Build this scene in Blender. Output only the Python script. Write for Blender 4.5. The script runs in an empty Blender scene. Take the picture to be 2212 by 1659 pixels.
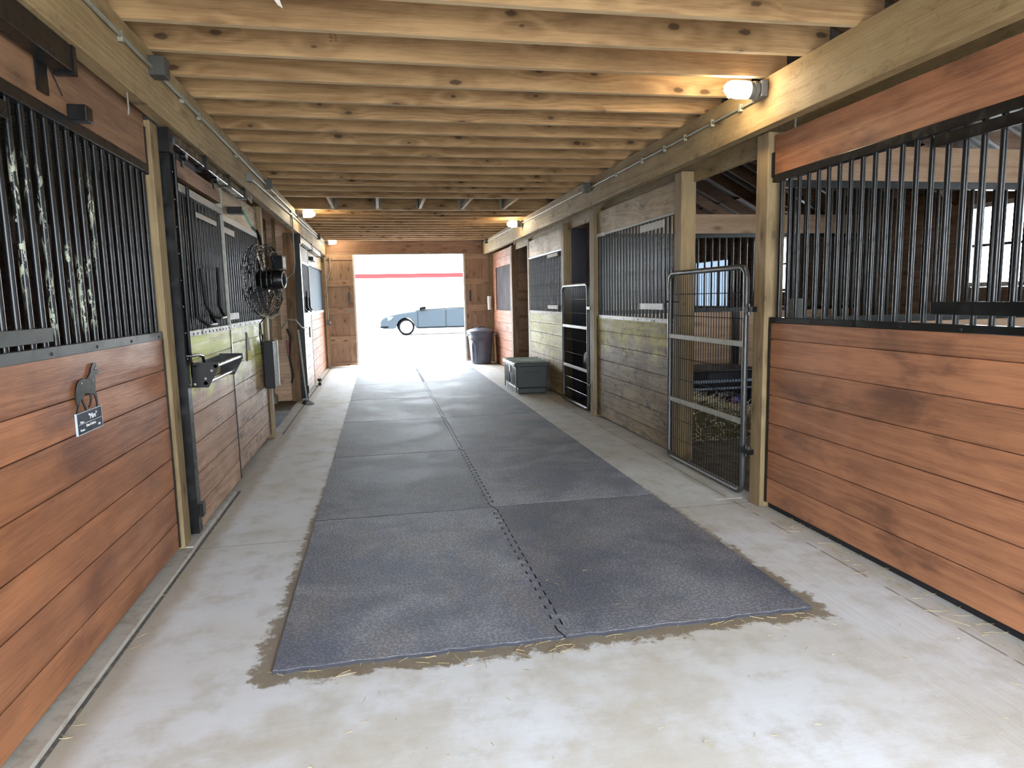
import bpy, bmesh, math, random
from mathutils import Vector, Matrix
random.seed(7)
PI = math.pi
sc = bpy.context.scene
COL = sc.collection

# ------------------------------------------------------------------ camera
H = 1.5
YAW, PITCH, ROLL, FPX = 0.191291813, -0.126422639, -0.0212388387, 1450.68344
def cam_axes():
    cy, sy = math.cos(YAW), math.sin(YAW); cp, sp = math.cos(PITCH), math.sin(PITCH)
    fw = Vector((sy*cp, cy*cp, sp)); r0 = Vector((cy, -sy, 0)); u0 = r0.cross(fw)
    c, s = math.cos(ROLL), math.sin(ROLL)
    return r0*c + u0*s, r0*(-s) + u0*c, fw
RV, UV, FV = cam_axes()
cam_d = bpy.data.cameras.new('camera'); cam = bpy.data.objects.new('camera', cam_d); COL.objects.link(cam)
cam_d.sensor_width = 36.0; cam_d.sensor_fit = 'HORIZONTAL'; cam_d.lens = FPX/2212*36.0
cam_d.clip_start = 0.05; cam_d.clip_end = 400
M = Matrix((RV, UV, -FV)).transposed().to_4x4(); M.translation = Vector((0, 0, H)); cam.matrix_world = M
sc.camera = cam
def ray(x, y): return RV*((x-1106)/FPX) - UV*((y-829.5)/FPX) + FV
def onX(x, y, X):
    d = ray(x, y); return Vector((0, 0, H)) + d*(X/d.x)
def onY(x, y, Y):
    d = ray(x, y); return Vector((0, 0, H)) + d*(Y/d.y)

# ------------------------------------------------------------------ materials
def S(r, g, b):
    f = lambda c: c/12.92 if c <= .04045 else ((c+.055)/1.055)**2.4
    return (f(r/255), f(g/255), f(b/255), 1)
class G:
    """small node-graph writer"""
    def __init__(s, name):
        s.m = bpy.data.materials.new(name); s.m.use_nodes = True; s.t = s.m.node_tree
        s.b = s.t.nodes['Principled BSDF']; s.tc = None
    def n(s, typ, ins=None, **kw):
        nd = s.t.nodes.new(typ)
        for k, v in kw.items(): setattr(nd, k, v)
        for k, v in (ins or {}).items(): s.set(nd.inputs[k], v)
        return nd
    def set(s, sock, v):
        if isinstance(v, bpy.types.NodeSocket): s.t.links.new(v, sock)
        else: sock.default_value = v
    def obj(s):
        if not s.tc: s.tc = s.n('ShaderNodeTexCoord')
        return s.tc.outputs['Object']
    def math(s, op, a, b=0.0, c=0.0, clamp=False):
        nd = s.n('ShaderNodeMath', operation=op, use_clamp=clamp)
        s.set(nd.inputs[0], a); s.set(nd.inputs[1], b); s.set(nd.inputs[2], c); return nd.outputs[0]
    def vmul(s, v, k):
        nd = s.n('ShaderNodeVectorMath', operation='MULTIPLY'); s.set(nd.inputs[0], v); nd.inputs[1].default_value = k; return nd.outputs[0]
    def vadd(s, v, w):
        nd = s.n('ShaderNodeVectorMath', operation='ADD'); s.set(nd.inputs[0], v); s.set(nd.inputs[1], w); return nd.outputs[0]
    def comb(s, x, y, z):
        nd = s.n('ShaderNodeCombineXYZ'); s.set(nd.inputs[0], x); s.set(nd.inputs[1], y); s.set(nd.inputs[2], z); return nd.outputs[0]
    def sep(s, v):
        nd = s.n('ShaderNodeSeparateXYZ'); s.set(nd.inputs[0], v); return nd.outputs
    def noise(s, v, scale, detail=3.0, rough=.55, dist=0.0):
        nd = s.n('ShaderNodeTexNoise', {'Vector': v, 'Scale': scale, 'Detail': detail, 'Roughness': rough, 'Distortion': dist}); return nd.outputs[0]
    def vor(s, v, scale, rnd=1.0, feature='F1'):
        nd = s.n('ShaderNodeTexVoronoi', {'Vector': v, 'Scale': scale, 'Randomness': rnd}, feature=feature); return nd.outputs['Distance']
    def ss(s, v, a, b, lo=0.0, hi=1.0):
        nd = s.n('ShaderNodeMapRange', {'Value': v, 'From Min': a, 'From Max': b, 'To Min': lo, 'To Max': hi}, interpolation_type='SMOOTHSTEP'); return nd.outputs[0]
    def mix(s, f, a, b, mode='MIX'):
        nd = s.n('ShaderNodeMix', data_type='RGBA', blend_type=mode)
        s.set(nd.inputs[0], f); s.set(nd.inputs[6], a); s.set(nd.inputs[7], b); return nd.outputs[2]
    def bump(s, h, strength, dist):
        nd = s.n('ShaderNodeBump', {'Height': h, 'Strength': strength, 'Distance': dist}); s.set(s.b.inputs['Normal'], nd.outputs[0])
    def out(s, col=None, rough=None, spec=None, metal=None):
        if col is not None: s.set(s.b.inputs['Base Color'], col)
        if rough is not None: s.set(s.b.inputs['Roughness'], rough)
        if spec is not None: s.set(s.b.inputs['Specular IOR Level'], spec)
        if metal is not None: s.set(s.b.inputs['Metallic'], metal)
        return s.m

def wood(name, light, dark, axis, knots=1.0, rough=.55, spec=.4, ring=70, blotch=None, upper_tint=None, scuff=0.0, var=.35, wax=0.0):
    g = G(name); o = g.obj()
    isl = g.n('ShaderNodeNewGeometry').outputs['Random Per Island']
    orn = g.n('ShaderNodeObjectInfo').outputs['Random']
    off = g.math('ADD', g.math('MULTIPLY', isl, 37.0), g.math('MULTIPLY', orn, 53.0))
    p = g.vadd(o, g.comb(off, g.math('MULTIPLY', off, 1.7), g.math('MULTIPLY', off, .6)))
    k = [1, 1, 1]; k['XYZ'.index(axis)] = .045
    v = g.vmul(p, tuple(k))
    px, py, pz = g.sep(p)
    al, ac = {'X': (px, pz), 'Y': (py, pz), 'Z': (pz, g.math('ADD', px, py))}[axis]
    kv = g.comb(g.math('ADD', g.math('MULTIPLY', al, 2.3), off), g.math('ADD', g.math('MULTIPLY', ac, 5.0), g.math('MULTIPLY', off, .37)), 0.0)
    kn = g.n('ShaderNodeTexVoronoi', {'Vector': kv, 'Scale': 1.0, 'Randomness': 1.0}, feature='F1', voronoi_dimensions='2D')
    kd = kn.outputs['Distance']; kr = g.sep(kn.outputs['Color'])[0]
    kd = g.math('ADD', kd, g.math('MULTIPLY', g.math('SUBTRACT', 1.0, g.ss(kr, .55-.25*min(1, knots), .62-.25*min(1, knots))), 2.0))
    kd = g.math('ADD', kd, g.math('MULTIPLY', g.math('SUBTRACT', g.noise(p, 40, 2), .5), .05))
    swirl = g.ss(kd, .55, .0)
    n = g.noise(v, 4.0, 1.5, .5, .25)
    rings = g.math('SINE', g.math('MULTIPLY', g.math('ADD', n, g.math('MULTIPLY', swirl, .12*max(knots, .25))), float(ring)))
    rings = g.math('MULTIPLY_ADD', rings, .5, .5)
    fine = g.noise(v, 110, 3, .7)
    f = g.math('ADD', g.math('MULTIPLY', rings, .15), g.math('MULTIPLY', fine, .60))
    f = g.math('ADD', f, g.math('MULTIPLY', g.noise(p, 2.2, 3), .5))
    f = g.ss(f, .28, .98)
    c = g.mix(f, light, dark)
    if blotch is not None:
        bl = g.ss(g.noise(g.vmul(o, tuple(.55 if i == 'XYZ'.index(axis) else 1.3 for i in range(3))), 2.6, 4, .6, .4), .50, .70)
        c = g.mix(g.math('MULTIPLY', bl, .75), c, blotch)
    vv = g.math('MULTIPLY_ADD', isl, var, 1-var*.5)
    nd = g.n('ShaderNodeHueSaturation', {'Value': vv, 'Color': c}); c = nd.outputs[0]
    if knots > 0:
        km = g.math('MULTIPLY', g.ss(g.math('ADD', kd, g.math('MULTIPLY', g.sep(kn.outputs['Color'])[1], .05)), .105, .06), min(.78, knots*.72+.1))
        c = g.mix(g.math('MULTIPLY', g.ss(kd, .26, .08), .35), c, tuple(x*.5 for x in dark[:3])+(1,))
        c = g.mix(km, c, tuple(x*.16 for x in dark[:3])+(1,))
    if upper_tint is not None:  # board tint that grows stronger with height, broken up by noise
        col, z0, z1, amt = upper_tint
        z = g.sep(o)[2]
        zz = g.math('ADD', z, g.math('MULTIPLY_ADD', g.noise(o, 3.3, 5, .65), .9, -.45))
        am = g.math('MULTIPLY', g.ss(zz, z0, z1), amt)
        am = g.math('MULTIPLY', am, g.ss(g.noise(v, 14, 4, .6), .28, .55, .45, 1.0))
        c = g.mix(am, c, col)
    if scuff > 0:
        sm = g.ss(g.noise(g.vadd(g.vmul(o, (1, .6, 1)), (3.1, 1.7, .4)), 15, 6, .75, 1.0), .52, .61)
        sm = g.math('MULTIPLY', sm, g.ss(g.noise(o, 2.4, 2), .36, .56))
        c = g.mix(g.math('MULTIPLY', sm, scuff), c, S(30, 26, 21))
    ro = g.ss(f, 0, 1, rough-.08, rough+.12)
    g.bump(g.math('ADD', g.math('MULTIPLY', f, .6), fine), .25, .004)
    m = g.out(c, ro, spec)
    if wax > 0:
        g.b.inputs['Coat Weight'].default_value = wax; g.b.inputs['Coat Roughness'].default_value = .28
    return m
def flat(name, col, rough=.5, metal=0.0, spec=.5, dirt=.25, dscale=14, dcol=None):
    g = G(name); o = g.obj()
    n = g.ss(g.noise(o, dscale, 5, .65), .42, .72)
    c = g.mix(g.math('MULTIPLY', n, dirt), col, dcol or tuple(min(1, x*2.2+.02) for x in col[:3])+(1,))
    return g.out(c, g.ss(n, 0, 1, rough, min(1, rough+.2)), spec, metal)

W_STAIN_L = wood('stained_boards_left', S(160, 106, 70), S(108, 66, 42), 'Y', knots=0, rough=.42, blotch=S(96, 56, 40), var=.22, wax=.15)
W_STAIN_R = wood('stained_boards_right', S(164, 112, 80), S(114, 74, 52), 'Y', knots=0, rough=.5, blotch=S(80, 52, 38), var=.22)
W_BLEACH_L = wood('pale_boards_left', S(176, 142, 116), S(128, 96, 76), 'Y', knots=.2, rough=.45, upper_tint=(S(206, 216, 122), .78, 1.05, .85), scuff=.15, var=.15)  # pale boards, yellow-green tint stronger towards the top
W_PALE_LS = wood('scuffed_boards_left', S(182, 150, 122), S(132, 102, 80), 'Y', knots=.2, rough=.45, upper_tint=(S(206, 214, 122), .66, 1.0, .8), scuff=1.0, var=.2)
W_BLEACH_R = wood('weathered_boards_right', S(132, 110, 72), S(80, 62, 40), 'Y', knots=.35, rough=.6, spec=.3, upper_tint=(S(202, 194, 112), .78, 1.12, .8), scuff=.9, var=.25)  # scuffed brown boards, yellowish tint stronger towards the top
W_PALE_RF = wood('pale_boards_right', S(160, 138, 100), S(112, 90, 64), 'Y', knots=.3, rough=.6, spec=.3, upper_tint=(S(190, 184, 98), .4, .8, .85), scuff=.7, var=.2)
W_PINK = wood('pale_red_boards', S(148, 98, 72), S(116, 72, 50), 'Y', knots=.2, rough=.6, spec=.3, var=.15)
W_BOARD_PALE = wood('pale_top_boards', S(158, 138, 104), S(112, 93, 65), 'Y', knots=.6, rough=.55, scuff=.3, ring=110)
W_BOARD_L = wood('brown_top_boards', S(127, 96, 72), S(88, 62, 44), 'Y', knots=.4, rough=.6)
W_BEAM = wood('beam_timber', S(154, 134, 98), S(120, 99, 68), 'Y', knots=.55, rough=.65, spec=.3, scuff=.25)
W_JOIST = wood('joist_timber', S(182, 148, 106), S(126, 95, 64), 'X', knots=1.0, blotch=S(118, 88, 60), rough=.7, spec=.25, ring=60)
W_JOISTB = wood('joist_underside_lit', S(206, 184, 148), S(170, 144, 110), 'X', knots=.3, rough=.8, spec=.2)  # paler copy for bottom faces: light bounced off the floor, painted in
W_STUB = wood('blocking_timber', S(159, 136, 101), S(119, 93, 62), 'Y', knots=.4, rough=.7, spec=.25)
W_POST = wood('post_timber', S(140, 121, 90), S(102, 85, 60), 'Z', knots=.5, rough=.65, spec=.3)
W_DARKPOST = wood('dark_post_timber', S(120, 92, 62), S(72, 52, 36), 'Z', knots=.3, rough=.7)
W_INNER = wood('inner_boards', S(206, 176, 148), S(158, 128, 102), 'X', knots=.4, rough=.7)
W_INNERY = wood('inner_wall_boards', S(150, 124, 104), S(104, 82, 66), 'Y', knots=.4, rough=.7)
W_DOOR = wood('barn_door_boards', S(162, 136, 112), S(117, 91, 72), 'Z', knots=.7, rough=.7)
W_DOORX = wood('barn_door_battens', S(174, 146, 120), S(133, 105, 83), 'X', knots=.8, rough=.7)
W_HEAD = wood('header_timber', S(164, 133, 110), S(124, 95, 76), 'X', knots=.5, rough=.7)
W_DECK = wood('loft_deck', S(102, 77, 54), S(65, 46, 31), 'Y', knots=.4, rough=.8)
W_ROOF = wood('rafter_timber', S(112, 86, 66), S(70, 52, 40), 'X', knots=.4, rough=.8)
W_PLY = wood('grey_plywood', S(74, 68, 72), S(48, 44, 46), 'Z', knots=0, rough=.8, spec=.12)

BLACK = flat('black_painted_steel', S(15, 16, 18), .28, 0, .3, .5, 20, S(18, 19, 21))
def peeled():
    g = G('peeling_black_paint'); o = g.obj(); o0 = o; orr = g.n('ShaderNodeObjectInfo').outputs['Random']; o = g.vadd(o, g.comb(g.math('MULTIPLY', orr, 40.0), 0, g.math('MULTIPLY', orr, 23.0)))
    n = g.noise(g.vmul(o, (1, 1, .35)), 46, 5, .7, .6)
    big = g.ss(g.noise(o, 1.6, 1), .50, .58)
    z = g.sep(o0)[2]
    m = g.math('MULTIPLY', g.ss(n, .52, .55), big)
    m = g.math('MULTIPLY', m, g.math('MULTIPLY', g.ss(z, -.42, -.35), g.ss(z, .32, .15)))
    return g.out(g.mix(m, S(13, 14, 16), S(150, 154, 136)), g.ss(m, 0, 1, .28, .7), .3)
PEEL = peeled()
STEEL = flat('dusty_glare_steel', S(128, 128, 122), .42, .0, .5, .35, 18, S(190, 186, 170))  # dusty grey; on the left stall rails it carries door glare as colour
CHROME = flat('bright_rod', S(190, 192, 196), .22, 1.0)
GALV = flat('galvanised_conduit', S(120, 118, 106), .5, .1, .4, .3, 40)
GBOX = flat('grey_box_paint', S(96, 98, 96), .5)
DBOX = flat('dark_box_paint', S(52, 52, 48), .5)
WHITE = flat('white_plastic', S(225, 225, 220), .45, 0, .5, .05)
TRIMW = flat('pale_edge_trim', S(200, 196, 186), .55, 0, .4, .2)
DARKGAP = flat('dark_rubber', S(26, 26, 30), .6, 0, .3, .2)
GREENP = flat('dark_green_plastic', S(25, 34, 31), .42, 0, .5, .15, 9)
GREYP = flat('charcoal_plastic', S(82, 84, 96), .42, 0, .5, .2, 9)
BLACKP = flat('black_plastic', S(30, 34, 46), .38, 0, .5, .3, 9)
TEXTW = flat('white_lettering', S(225, 228, 235), .6, 0, .3, 0)
BLUE = flat('blue_cloth', S(48, 62, 120), .8, 0, .2, .3, 20)
FLAGB = flat('sticker_blue', S(50, 80, 190), .4, 0, .4, 0)
RED = flat('red_plastic', S(220, 40, 34), .4, 0, .5, 0)
YELPAPER = flat('yellow_paper_tag', S(208, 206, 120), .8, 0, .2, .1)
ROPE = flat('green_rope_fibre', S(110, 150, 132), .9, 0, .2, .3, 60)
CORDG = flat('grey_cable_sheath', S(150, 148, 138), .5, 0, .4, .2)
STRAW = flat('dry_straw', S(172, 158, 122), .8, 0, .2, .5, 80, S(104, 88, 58))
HAYM = flat('dry_hay', S(212, 206, 180), .85, 0, .2, .5, 60, S(120, 108, 76))
HAYD = flat('packed_hay', S(84, 76, 54), .9, 0, .1, .6, 30, S(36, 32, 22))
REDPAINT = flat('red_fascia_paint', S(150, 32, 33), .9, 0, .0, 0)
SIDING = flat('white_siding', S(235, 235, 235), .6, 0, .3, .05)
ROOFW = flat('pale_metal_roof', S(235, 238, 240), .5, 0, .3, .05)
CARP = flat('blue_grey_car_paint', S(30, 37, 43), .4, 0, .10, 0)
GLASSD = flat('dark_car_glass', S(60, 66, 70), .2, 0, .6, 0)
TYRE = flat('tyre_rubber', S(6, 6, 7), .9, 0, .02, 0)
ALLOY = flat('alloy_wheel', S(205, 208, 214), .3, .5, .5, 0)
GREYMESH = None
def mesh_screen():
    g = G('fine_steel_mesh'); o = g.obj()
    w = g.n('ShaderNodeTexWave', {'Vector': o, 'Scale': 26.0, 'Distortion': .3}, wave_type='BANDS', bands_direction='Y').outputs[1]
    w2 = g.noise(g.vmul(o, (1, 6, .4)), 6, 3)
    c = g.mix(g.math('MULTIPLY', w, .5), S(52, 62, 72), S(92, 104, 116))
    c = g.mix(g.ss(w2, .4, .7), c, S(72, 82, 94))
    return g.out(c, .7, .15, .0)
GREYMESH = mesh_screen()
def glowmat(name, col, st):
    g = G(name); e = g.n('ShaderNodeEmission', {'Color': col, 'Strength': st})
    g.t.links.new(e.outputs[0], g.t.nodes['Material Output'].inputs[0]); return g.m
LAMPGLOW = glowmat('lit_lamp_glass', (1, .80, .52, 1), 130.0)

MX0, MXC, MX1, MY0 = -0.495, 0.738, 1.955, 2.71
MYL, MYR = 14.35, 15.95
def concrete():
    g = G('broom_finished_concrete'); o = g.obj(); x, y, z = g.sep(o)
    big = g.noise(o, .9, 5, .6); mid = g.noise(o, 5, 5, .65); fin = g.noise(o, 140, 3, .7)
    broom = g.noise(g.vmul(o, (1, .05, 1)), 55, 3, .7)
    broom2 = g.noise(g.vmul(o, (.05, 1, 1)), 55, 3, .7)
    side = g.ss(x, 1.9, 2.0)
    br = g.mix(side, broom2, broom)
    c = g.mix(g.ss(big, .38, .66), S(212, 216, 222), S(202, 202, 200))
    c = g.mix(g.math('MULTIPLY', g.ss(mid, .45, .72), .45), c, S(164, 156, 140))
    # tan trampled dirt in front of the mats
    fr = g.math('MULTIPLY', g.ss(g.math('ADD', y, g.math('MULTIPLY', g.noise(o, 2.2, 4), .8)), 3.25, 2.75), g.ss(g.noise(o, 1.7, 5, .65), .38, .62))
    fr = g.math('MULTIPLY', fr, g.math('MULTIPLY', g.ss(g.math('ADD', x, g.math('MULTIPLY', mid, .5)), -.72, -.45), g.ss(x, 2.6, 1.4)))
    c = g.mix(g.math('MULTIPLY', fr, .6), c, S(178, 170, 152))
    # rim of dried mud against the mat edges
    dx = g.math('SUBTRACT', g.math('ABSOLUTE', g.math('SUBTRACT', x, (MX0+MX1)/2)), (MX1-MX0)/2)
    dy = g.math('SUBTRACT', MY0, y)
    dd = g.math('MAXIMUM', dx, dy)
    mn = g.math('MULTIPLY_ADD', g.noise(o, 9, 6, .7), .34, -.065)
    far = g.ss(y, 3.2, 6.5, 1.0, .35)
    corner = g.ss(g.math('MAXIMUM', dy, g.ss(y, 3.6, 2.9, -.2, .06)), -.1, .08, .75, 1.0)
    mw = g.math('MULTIPLY', g.math('MULTIPLY', mn, far), corner)
    mud = g.ss(g.math('SUBTRACT', mw, dd), .004, .045)
    c = g.mix(g.math('MULTIPLY', mud, .9), c, g.mix(g.noise(o, 60, 4, .7), S(140, 126, 102), S(92, 80, 62)))
    # a paler rim of dried water around it, dirt by the left wall
    lw = g.ss(g.math('ADD', x, g.math('MULTIPLY_ADD', g.noise(o, 5, 5, .65), .22, -.11)), -1.02, -1.12)
    c = g.mix(g.math('MULTIPLY', lw, .7), c, S(150, 138, 116))
    rw = g.ss(g.math('ADD', x, g.math('MULTIPLY_ADD', g.noise(o, 4, 5, .65), .3, -.15)), 2.36, 2.55)
    c = g.mix(g.math('MULTIPLY', rw, .45), c, S(140, 128, 106))
    # dusty brown film further in on the right walkway
    rd = g.math('MULTIPLY', g.ss(x, 1.9, 2.0), g.ss(g.math('ADD', y, g.math('MULTIPLY', mid, 1.2)), 3.9, 4.9))
    c = g.mix(g.math('MULTIPLY', rd, .35), c, S(164, 156, 138))
    # saw joints
    for (a, b) in ((4.31, 0), (8.12, 0), (12.2, 0)):
        j = g.math('COMPARE', y, a, .004)
        c = g.mix(g.math('MULTIPLY', j, .65), c, S(84, 78, 68))
    j = g.math('MULTIPLY', g.math('COMPARE', x, 2.47, .006), g.ss(g.noise(o, 6, 2), .4, .5))
    c = g.mix(g.math('MULTIPLY', j, .7), c, S(84, 78, 68))
    sp = g.ss(g.vor(o, 24), .05, .03)
    c = g.mix(g.math('MULTIPLY', g.math('MULTIPLY', sp, g.ss(big, .45, .55)), .7), c, S(84, 72, 56))
    c = g.mix(g.math('MULTIPLY', g.ss(br, .35, .7), g.ss(x, 1.8, 2.0, .05, .16)), c, S(120, 118, 112))
    c = g.mix(g.math('MULTIPLY', g.ss(g.noise(o, 320, 2, .6), .5, .7), .22), c, S(120, 116, 108))
    g.bump(g.math('ADD', g.math('MULTIPLY', br, g.ss(x, 1.8, 2.0, .35, 1.0)), g.math('MULTIPLY', fin, .6)), .3, .003)
    return g.out(c, g.ss(mid, .3, .7, .5, .68), .4)
CONC = concrete()
def rubber():
    g = G('hammered_rubber'); o = g.obj(); oi = g.n('ShaderNodeObjectInfo').outputs['Random']
    p = g.vadd(o, g.comb(g.math('MULTIPLY', oi, 31.0), g.math('MULTIPLY', oi, 17.0), 0))
    v = g.vor(o, 75, .9, 'SMOOTH_F1')
    d1 = g.noise(p, 1.6, 5, .62, .5); d2 = g.noise(g.vmul(p, (1, .3, 1)), 3.4, 5, .65)
    c = g.mix(g.ss(d1, .36, .66), S(106, 111, 124), S(152, 156, 166))
    c = g.mix(g.math('MULTIPLY', g.ss(d2, .48, .72), .45), c, S(146, 138, 132))
    c = g.mix(g.math('MULTIPLY', g.ss(g.noise(p, 2.3, 4), .56, .72), .5), c, S(92, 104, 130))
    c = g.mix(g.math('MULTIPLY', g.ss(v, .22, .5), .42), c, S(44, 46, 56))
    fine = g.noise(o, 210, 2, .6)
    c = g.mix(g.math('MULTIPLY', g.ss(fine, .62, .72), .25), c, S(170, 166, 160))
    y = g.sep(o)[1]
    nd = g.n('ShaderNodeHueSaturation', {'Value': g.math('MULTIPLY_ADD', oi, .4, .68), 'Color': c}); c = nd.outputs[0]
    g.bump(g.math('ADD', v, g.math('MULTIPLY', g.noise(o, 30, 4, .7), g.ss(y, 5.0, 9.0, .2, 1.0))), .6, .006)
    return g.out(c, g.ss(d1, .3, .7, .62, .74), .3)
RUB = rubber()
RUBSIDE = flat('cut_rubber_edge', S(54, 54, 60), .75, 0, .2, .2, 20)
def gravel():
    g = G('pale_gravel'); o = g.obj()
    return g.out(g.mix(g.noise(o, 6, 6, .7), S(205, 202, 196), S(228, 226, 220)), .9, .2)
def stallfloor():
    g = G('stall_bedding_floor'); o = g.obj()
    return g.out(g.mix(g.ss(g.noise(o, 7, 6, .7), .35, .7), S(66, 60, 54), S(108, 98, 82)), .9, .2)
def rooftin():
    g = G('corrugated_roof_tin'); o = g.obj()
    w = g.n('ShaderNodeTexWave', {'Vector': o, 'Scale': 3.2}, wave_type='BANDS', bands_direction='Y').outputs[1]
    g.bump(w, .6, .02)
    return g.out(g.mix(g.noise(o, 5, 4), S(150, 150, 150), S(118, 116, 114)), .4, .5, .5)
GRAVEL, SFLOOR, RTIN = gravel(), stallfloor(), rooftin()

# ------------------------------------------------------------------ geometry helpers
class MB:
    def __init__(s): s.b = bmesh.new()
    def quadgrid(s, vs): pass
    def box(s, x0, x1, y0, y1, z0, z1):
        v = [s.b.verts.new((x, y, z)) for x in (x0, x1) for y in (y0, y1) for z in (z0, z1)]
        for f in ((0, 1, 3, 2), (4, 6, 7, 5), (0, 4, 5, 1), (2, 3, 7, 6), (0, 2, 6, 4), (1, 5, 7, 3)):
            s.b.faces.new([v[i] for i in f])
        return s
    def obox(s, c, size, R):
        hx, hy, hz = size[0]/2, size[1]/2, size[2]/2; c = Vector(c)
        v = [s.b.verts.new(c + R @ Vector((x, y, z))) for x in (-hx, hx) for y in (-hy, hy) for z in (-hz, hz)]
        for f in ((0, 1, 3, 2), (4, 6, 7, 5), (0, 4, 5, 1), (2, 3, 7, 6), (0, 2, 6, 4), (1, 5, 7, 3)):
            s.b.faces.new([v[i] for i in f])
        return s
    def prism(s, pts, vec):
        vec = Vector(vec); n = len(pts)
        a = [s.b.verts.new(Vector(p)) for p in pts]; b = [s.b.verts.new(Vector(p)+vec) for p in pts]
        s.b.faces.new(a); s.b.faces.new(b[::-1])
        for i in range(n): s.b.faces.new((a[i], b[i], b[(i+1) % n], a[(i+1) % n]))
        return s
    def tube(s, pts, r, seg=8, closed=False, rad=None):
        pts = [Vector(p) for p in pts]; n = len(pts); rings = []
        prev = None
        for i, p in enumerate(pts):
            if closed: t = (pts[(i+1) % n]-pts[i-1]).normalized()
            else: t = (pts[min(i+1, n-1)]-pts[max(i-1, 0)]).normalized()
            if prev is None:
                u = t.cross(Vector((0, 0, 1)))
                if u.length < .05: u = t.cross(Vector((1, 0, 0)))
            else: u = prev - t*prev.dot(t)
            u.normalize(); prev = u; w = t.cross(u); rr = rad[i] if rad else r
            rings.append([s.b.verts.new(p + (u*math.cos(2*PI*k/seg)+w*math.sin(2*PI*k/seg))*rr) for k in range(seg)])
        for i in range(n if closed else n-1):
            A, B = rings[i], rings[(i+1) % n]
            for k in range(seg): s.b.faces.new((A[k], A[(k+1) % seg], B[(k+1) % seg], B[k]))
        if not closed:
            s.b.faces.new(rings[0][::-1]); s.b.faces.new(rings[-1])
        return s
    def cyl(s, p0, p1, r, seg=16, r1=None): return s.tube([p0, p1], r, seg, rad=[r, r if r1 is None else r1])
    def lathe(s, prof, c, axis, seg=24, sx=1.0, sy=1.0):
        axis = Vector(axis).normalized(); u = axis.cross(Vector((0, 0, 1)))
        if u.length < .05: u = Vector((1, 0, 0))
        u.normalize(); w = axis.cross(u); c = Vector(c); rings = []
        for (r, h) in prof:
            rings.append([s.b.verts.new(c+axis*h+(u*math.cos(2*PI*k/seg)*sx+w*math.sin(2*PI*k/seg)*sy)*max(r, 1e-4)) for k in range(seg)])
        for A, B in zip(rings, rings[1:]):
            for k in range(seg): s.b.faces.new((A[k], A[(k+1) % seg], B[(k+1) % seg], B[k]))
        s.b.faces.new(rings[0][::-1]); s.b.faces.new(rings[-1])
        return s
    def build(s, name, mat, parent=None, smooth=False, bevel=0.0, origin=None):
        bmesh.ops.recalc_face_normals(s.b, faces=s.b.faces[:])
        o0 = Vector(WORLD.get(parent.name, (0, 0, 0))) if parent else Vector(origin or (0, 0, 0))
        if o0.length: bmesh.ops.translate(s.b, verts=s.b.verts[:], vec=-o0)
        me = bpy.data.meshes.new(name); s.b.to_mesh(me); s.b.free()
        me.materials.append(mat)
        if smooth:
            for p in me.polygons: p.use_smooth = True
            try: me.set_sharp_from_angle(angle=math.radians(40))
            except Exception: pass
        o = bpy.data.objects.new(name, me); COL.objects.link(o)
        if parent: o.parent = parent; WORLD[o.name] = tuple(o0)
        else: o.location = o0; WORLD[o.name] = tuple(o0)
        if bevel:
            md = o.modifiers.new('edge', 'BEVEL'); md.width = bevel; md.segments = 2; md.limit_method = 'ANGLE'
        return o
WORLD = {}
def tag(o, label=None, cat=None, group=None, kind=None):
    if label: o['label'] = label
    if cat: o['category'] = cat
    if group: o['group'] = group
    if kind: o['kind'] = kind
    return o
def thing(name, label, cat, loc, group=None, kind=None):
    e = bpy.data.objects.new(name, None); e.empty_display_size = .1; COL.objects.link(e); e.location = loc; WORLD[e.name] = tuple(loc)
    return tag(e, label, cat, group, kind)
def struct(name, mb, mat, **kw): return tag(mb.build(name, mat, **kw), kind='structure')
def B(*a): return MB().box(*a)
def rot(x=0, y=0, z=0):
    from mathutils import Euler
    return Euler((x, y, z)).to_matrix()
def text_mesh(name, body, size, mat, parent, origin, xdir, ydir, depth=.002, align='CENTER', shear=0):
    cu = bpy.data.curves.new(name, 'FONT'); cu.body = body; cu.size = size; cu.extrude = depth; cu.align_x = align; cu.align_y = 'CENTER'; cu.shear = shear; cu.resolution_u = 2
    tmp = bpy.data.objects.new(name, cu); COL.objects.link(tmp)
    dg = bpy.context.evaluated_depsgraph_get(); me = bpy.data.meshes.new_from_object(tmp.evaluated_get(dg))
    bpy.data.objects.remove(tmp); me.materials.clear(); me.materials.append(mat)
    X = Vector(xdir).normalized(); Yv = Vector(ydir).normalized(); Z = X.cross(Yv)
    R = Matrix((X, Yv, Z)).transposed().to_4x4(); R.translation = Vector(origin)-Vector(WORLD[parent.name])
    me.transform(R); o = bpy.data.objects.new(name, me); COL.objects.link(o); o.parent = parent; return o
ORD = ['first', 'second', 'third', 'fourth', 'fifth', 'sixth', 'seventh', 'eighth', 'ninth', 'tenth', 'eleventh', 'twelfth', 'thirteenth', 'fourteenth', 'fifteenth',
       'sixteenth', 'seventeenth', 'eighteenth', 'nineteenth', 'twentieth', 'twenty-first', 'twenty-second', 'twenty-third', 'twenty-fourth', 'twenty-fifth', 'twenty-sixth', 'twenty-seventh', 'twenty-eighth', 'twenty-ninth', 'thirtieth']

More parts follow.
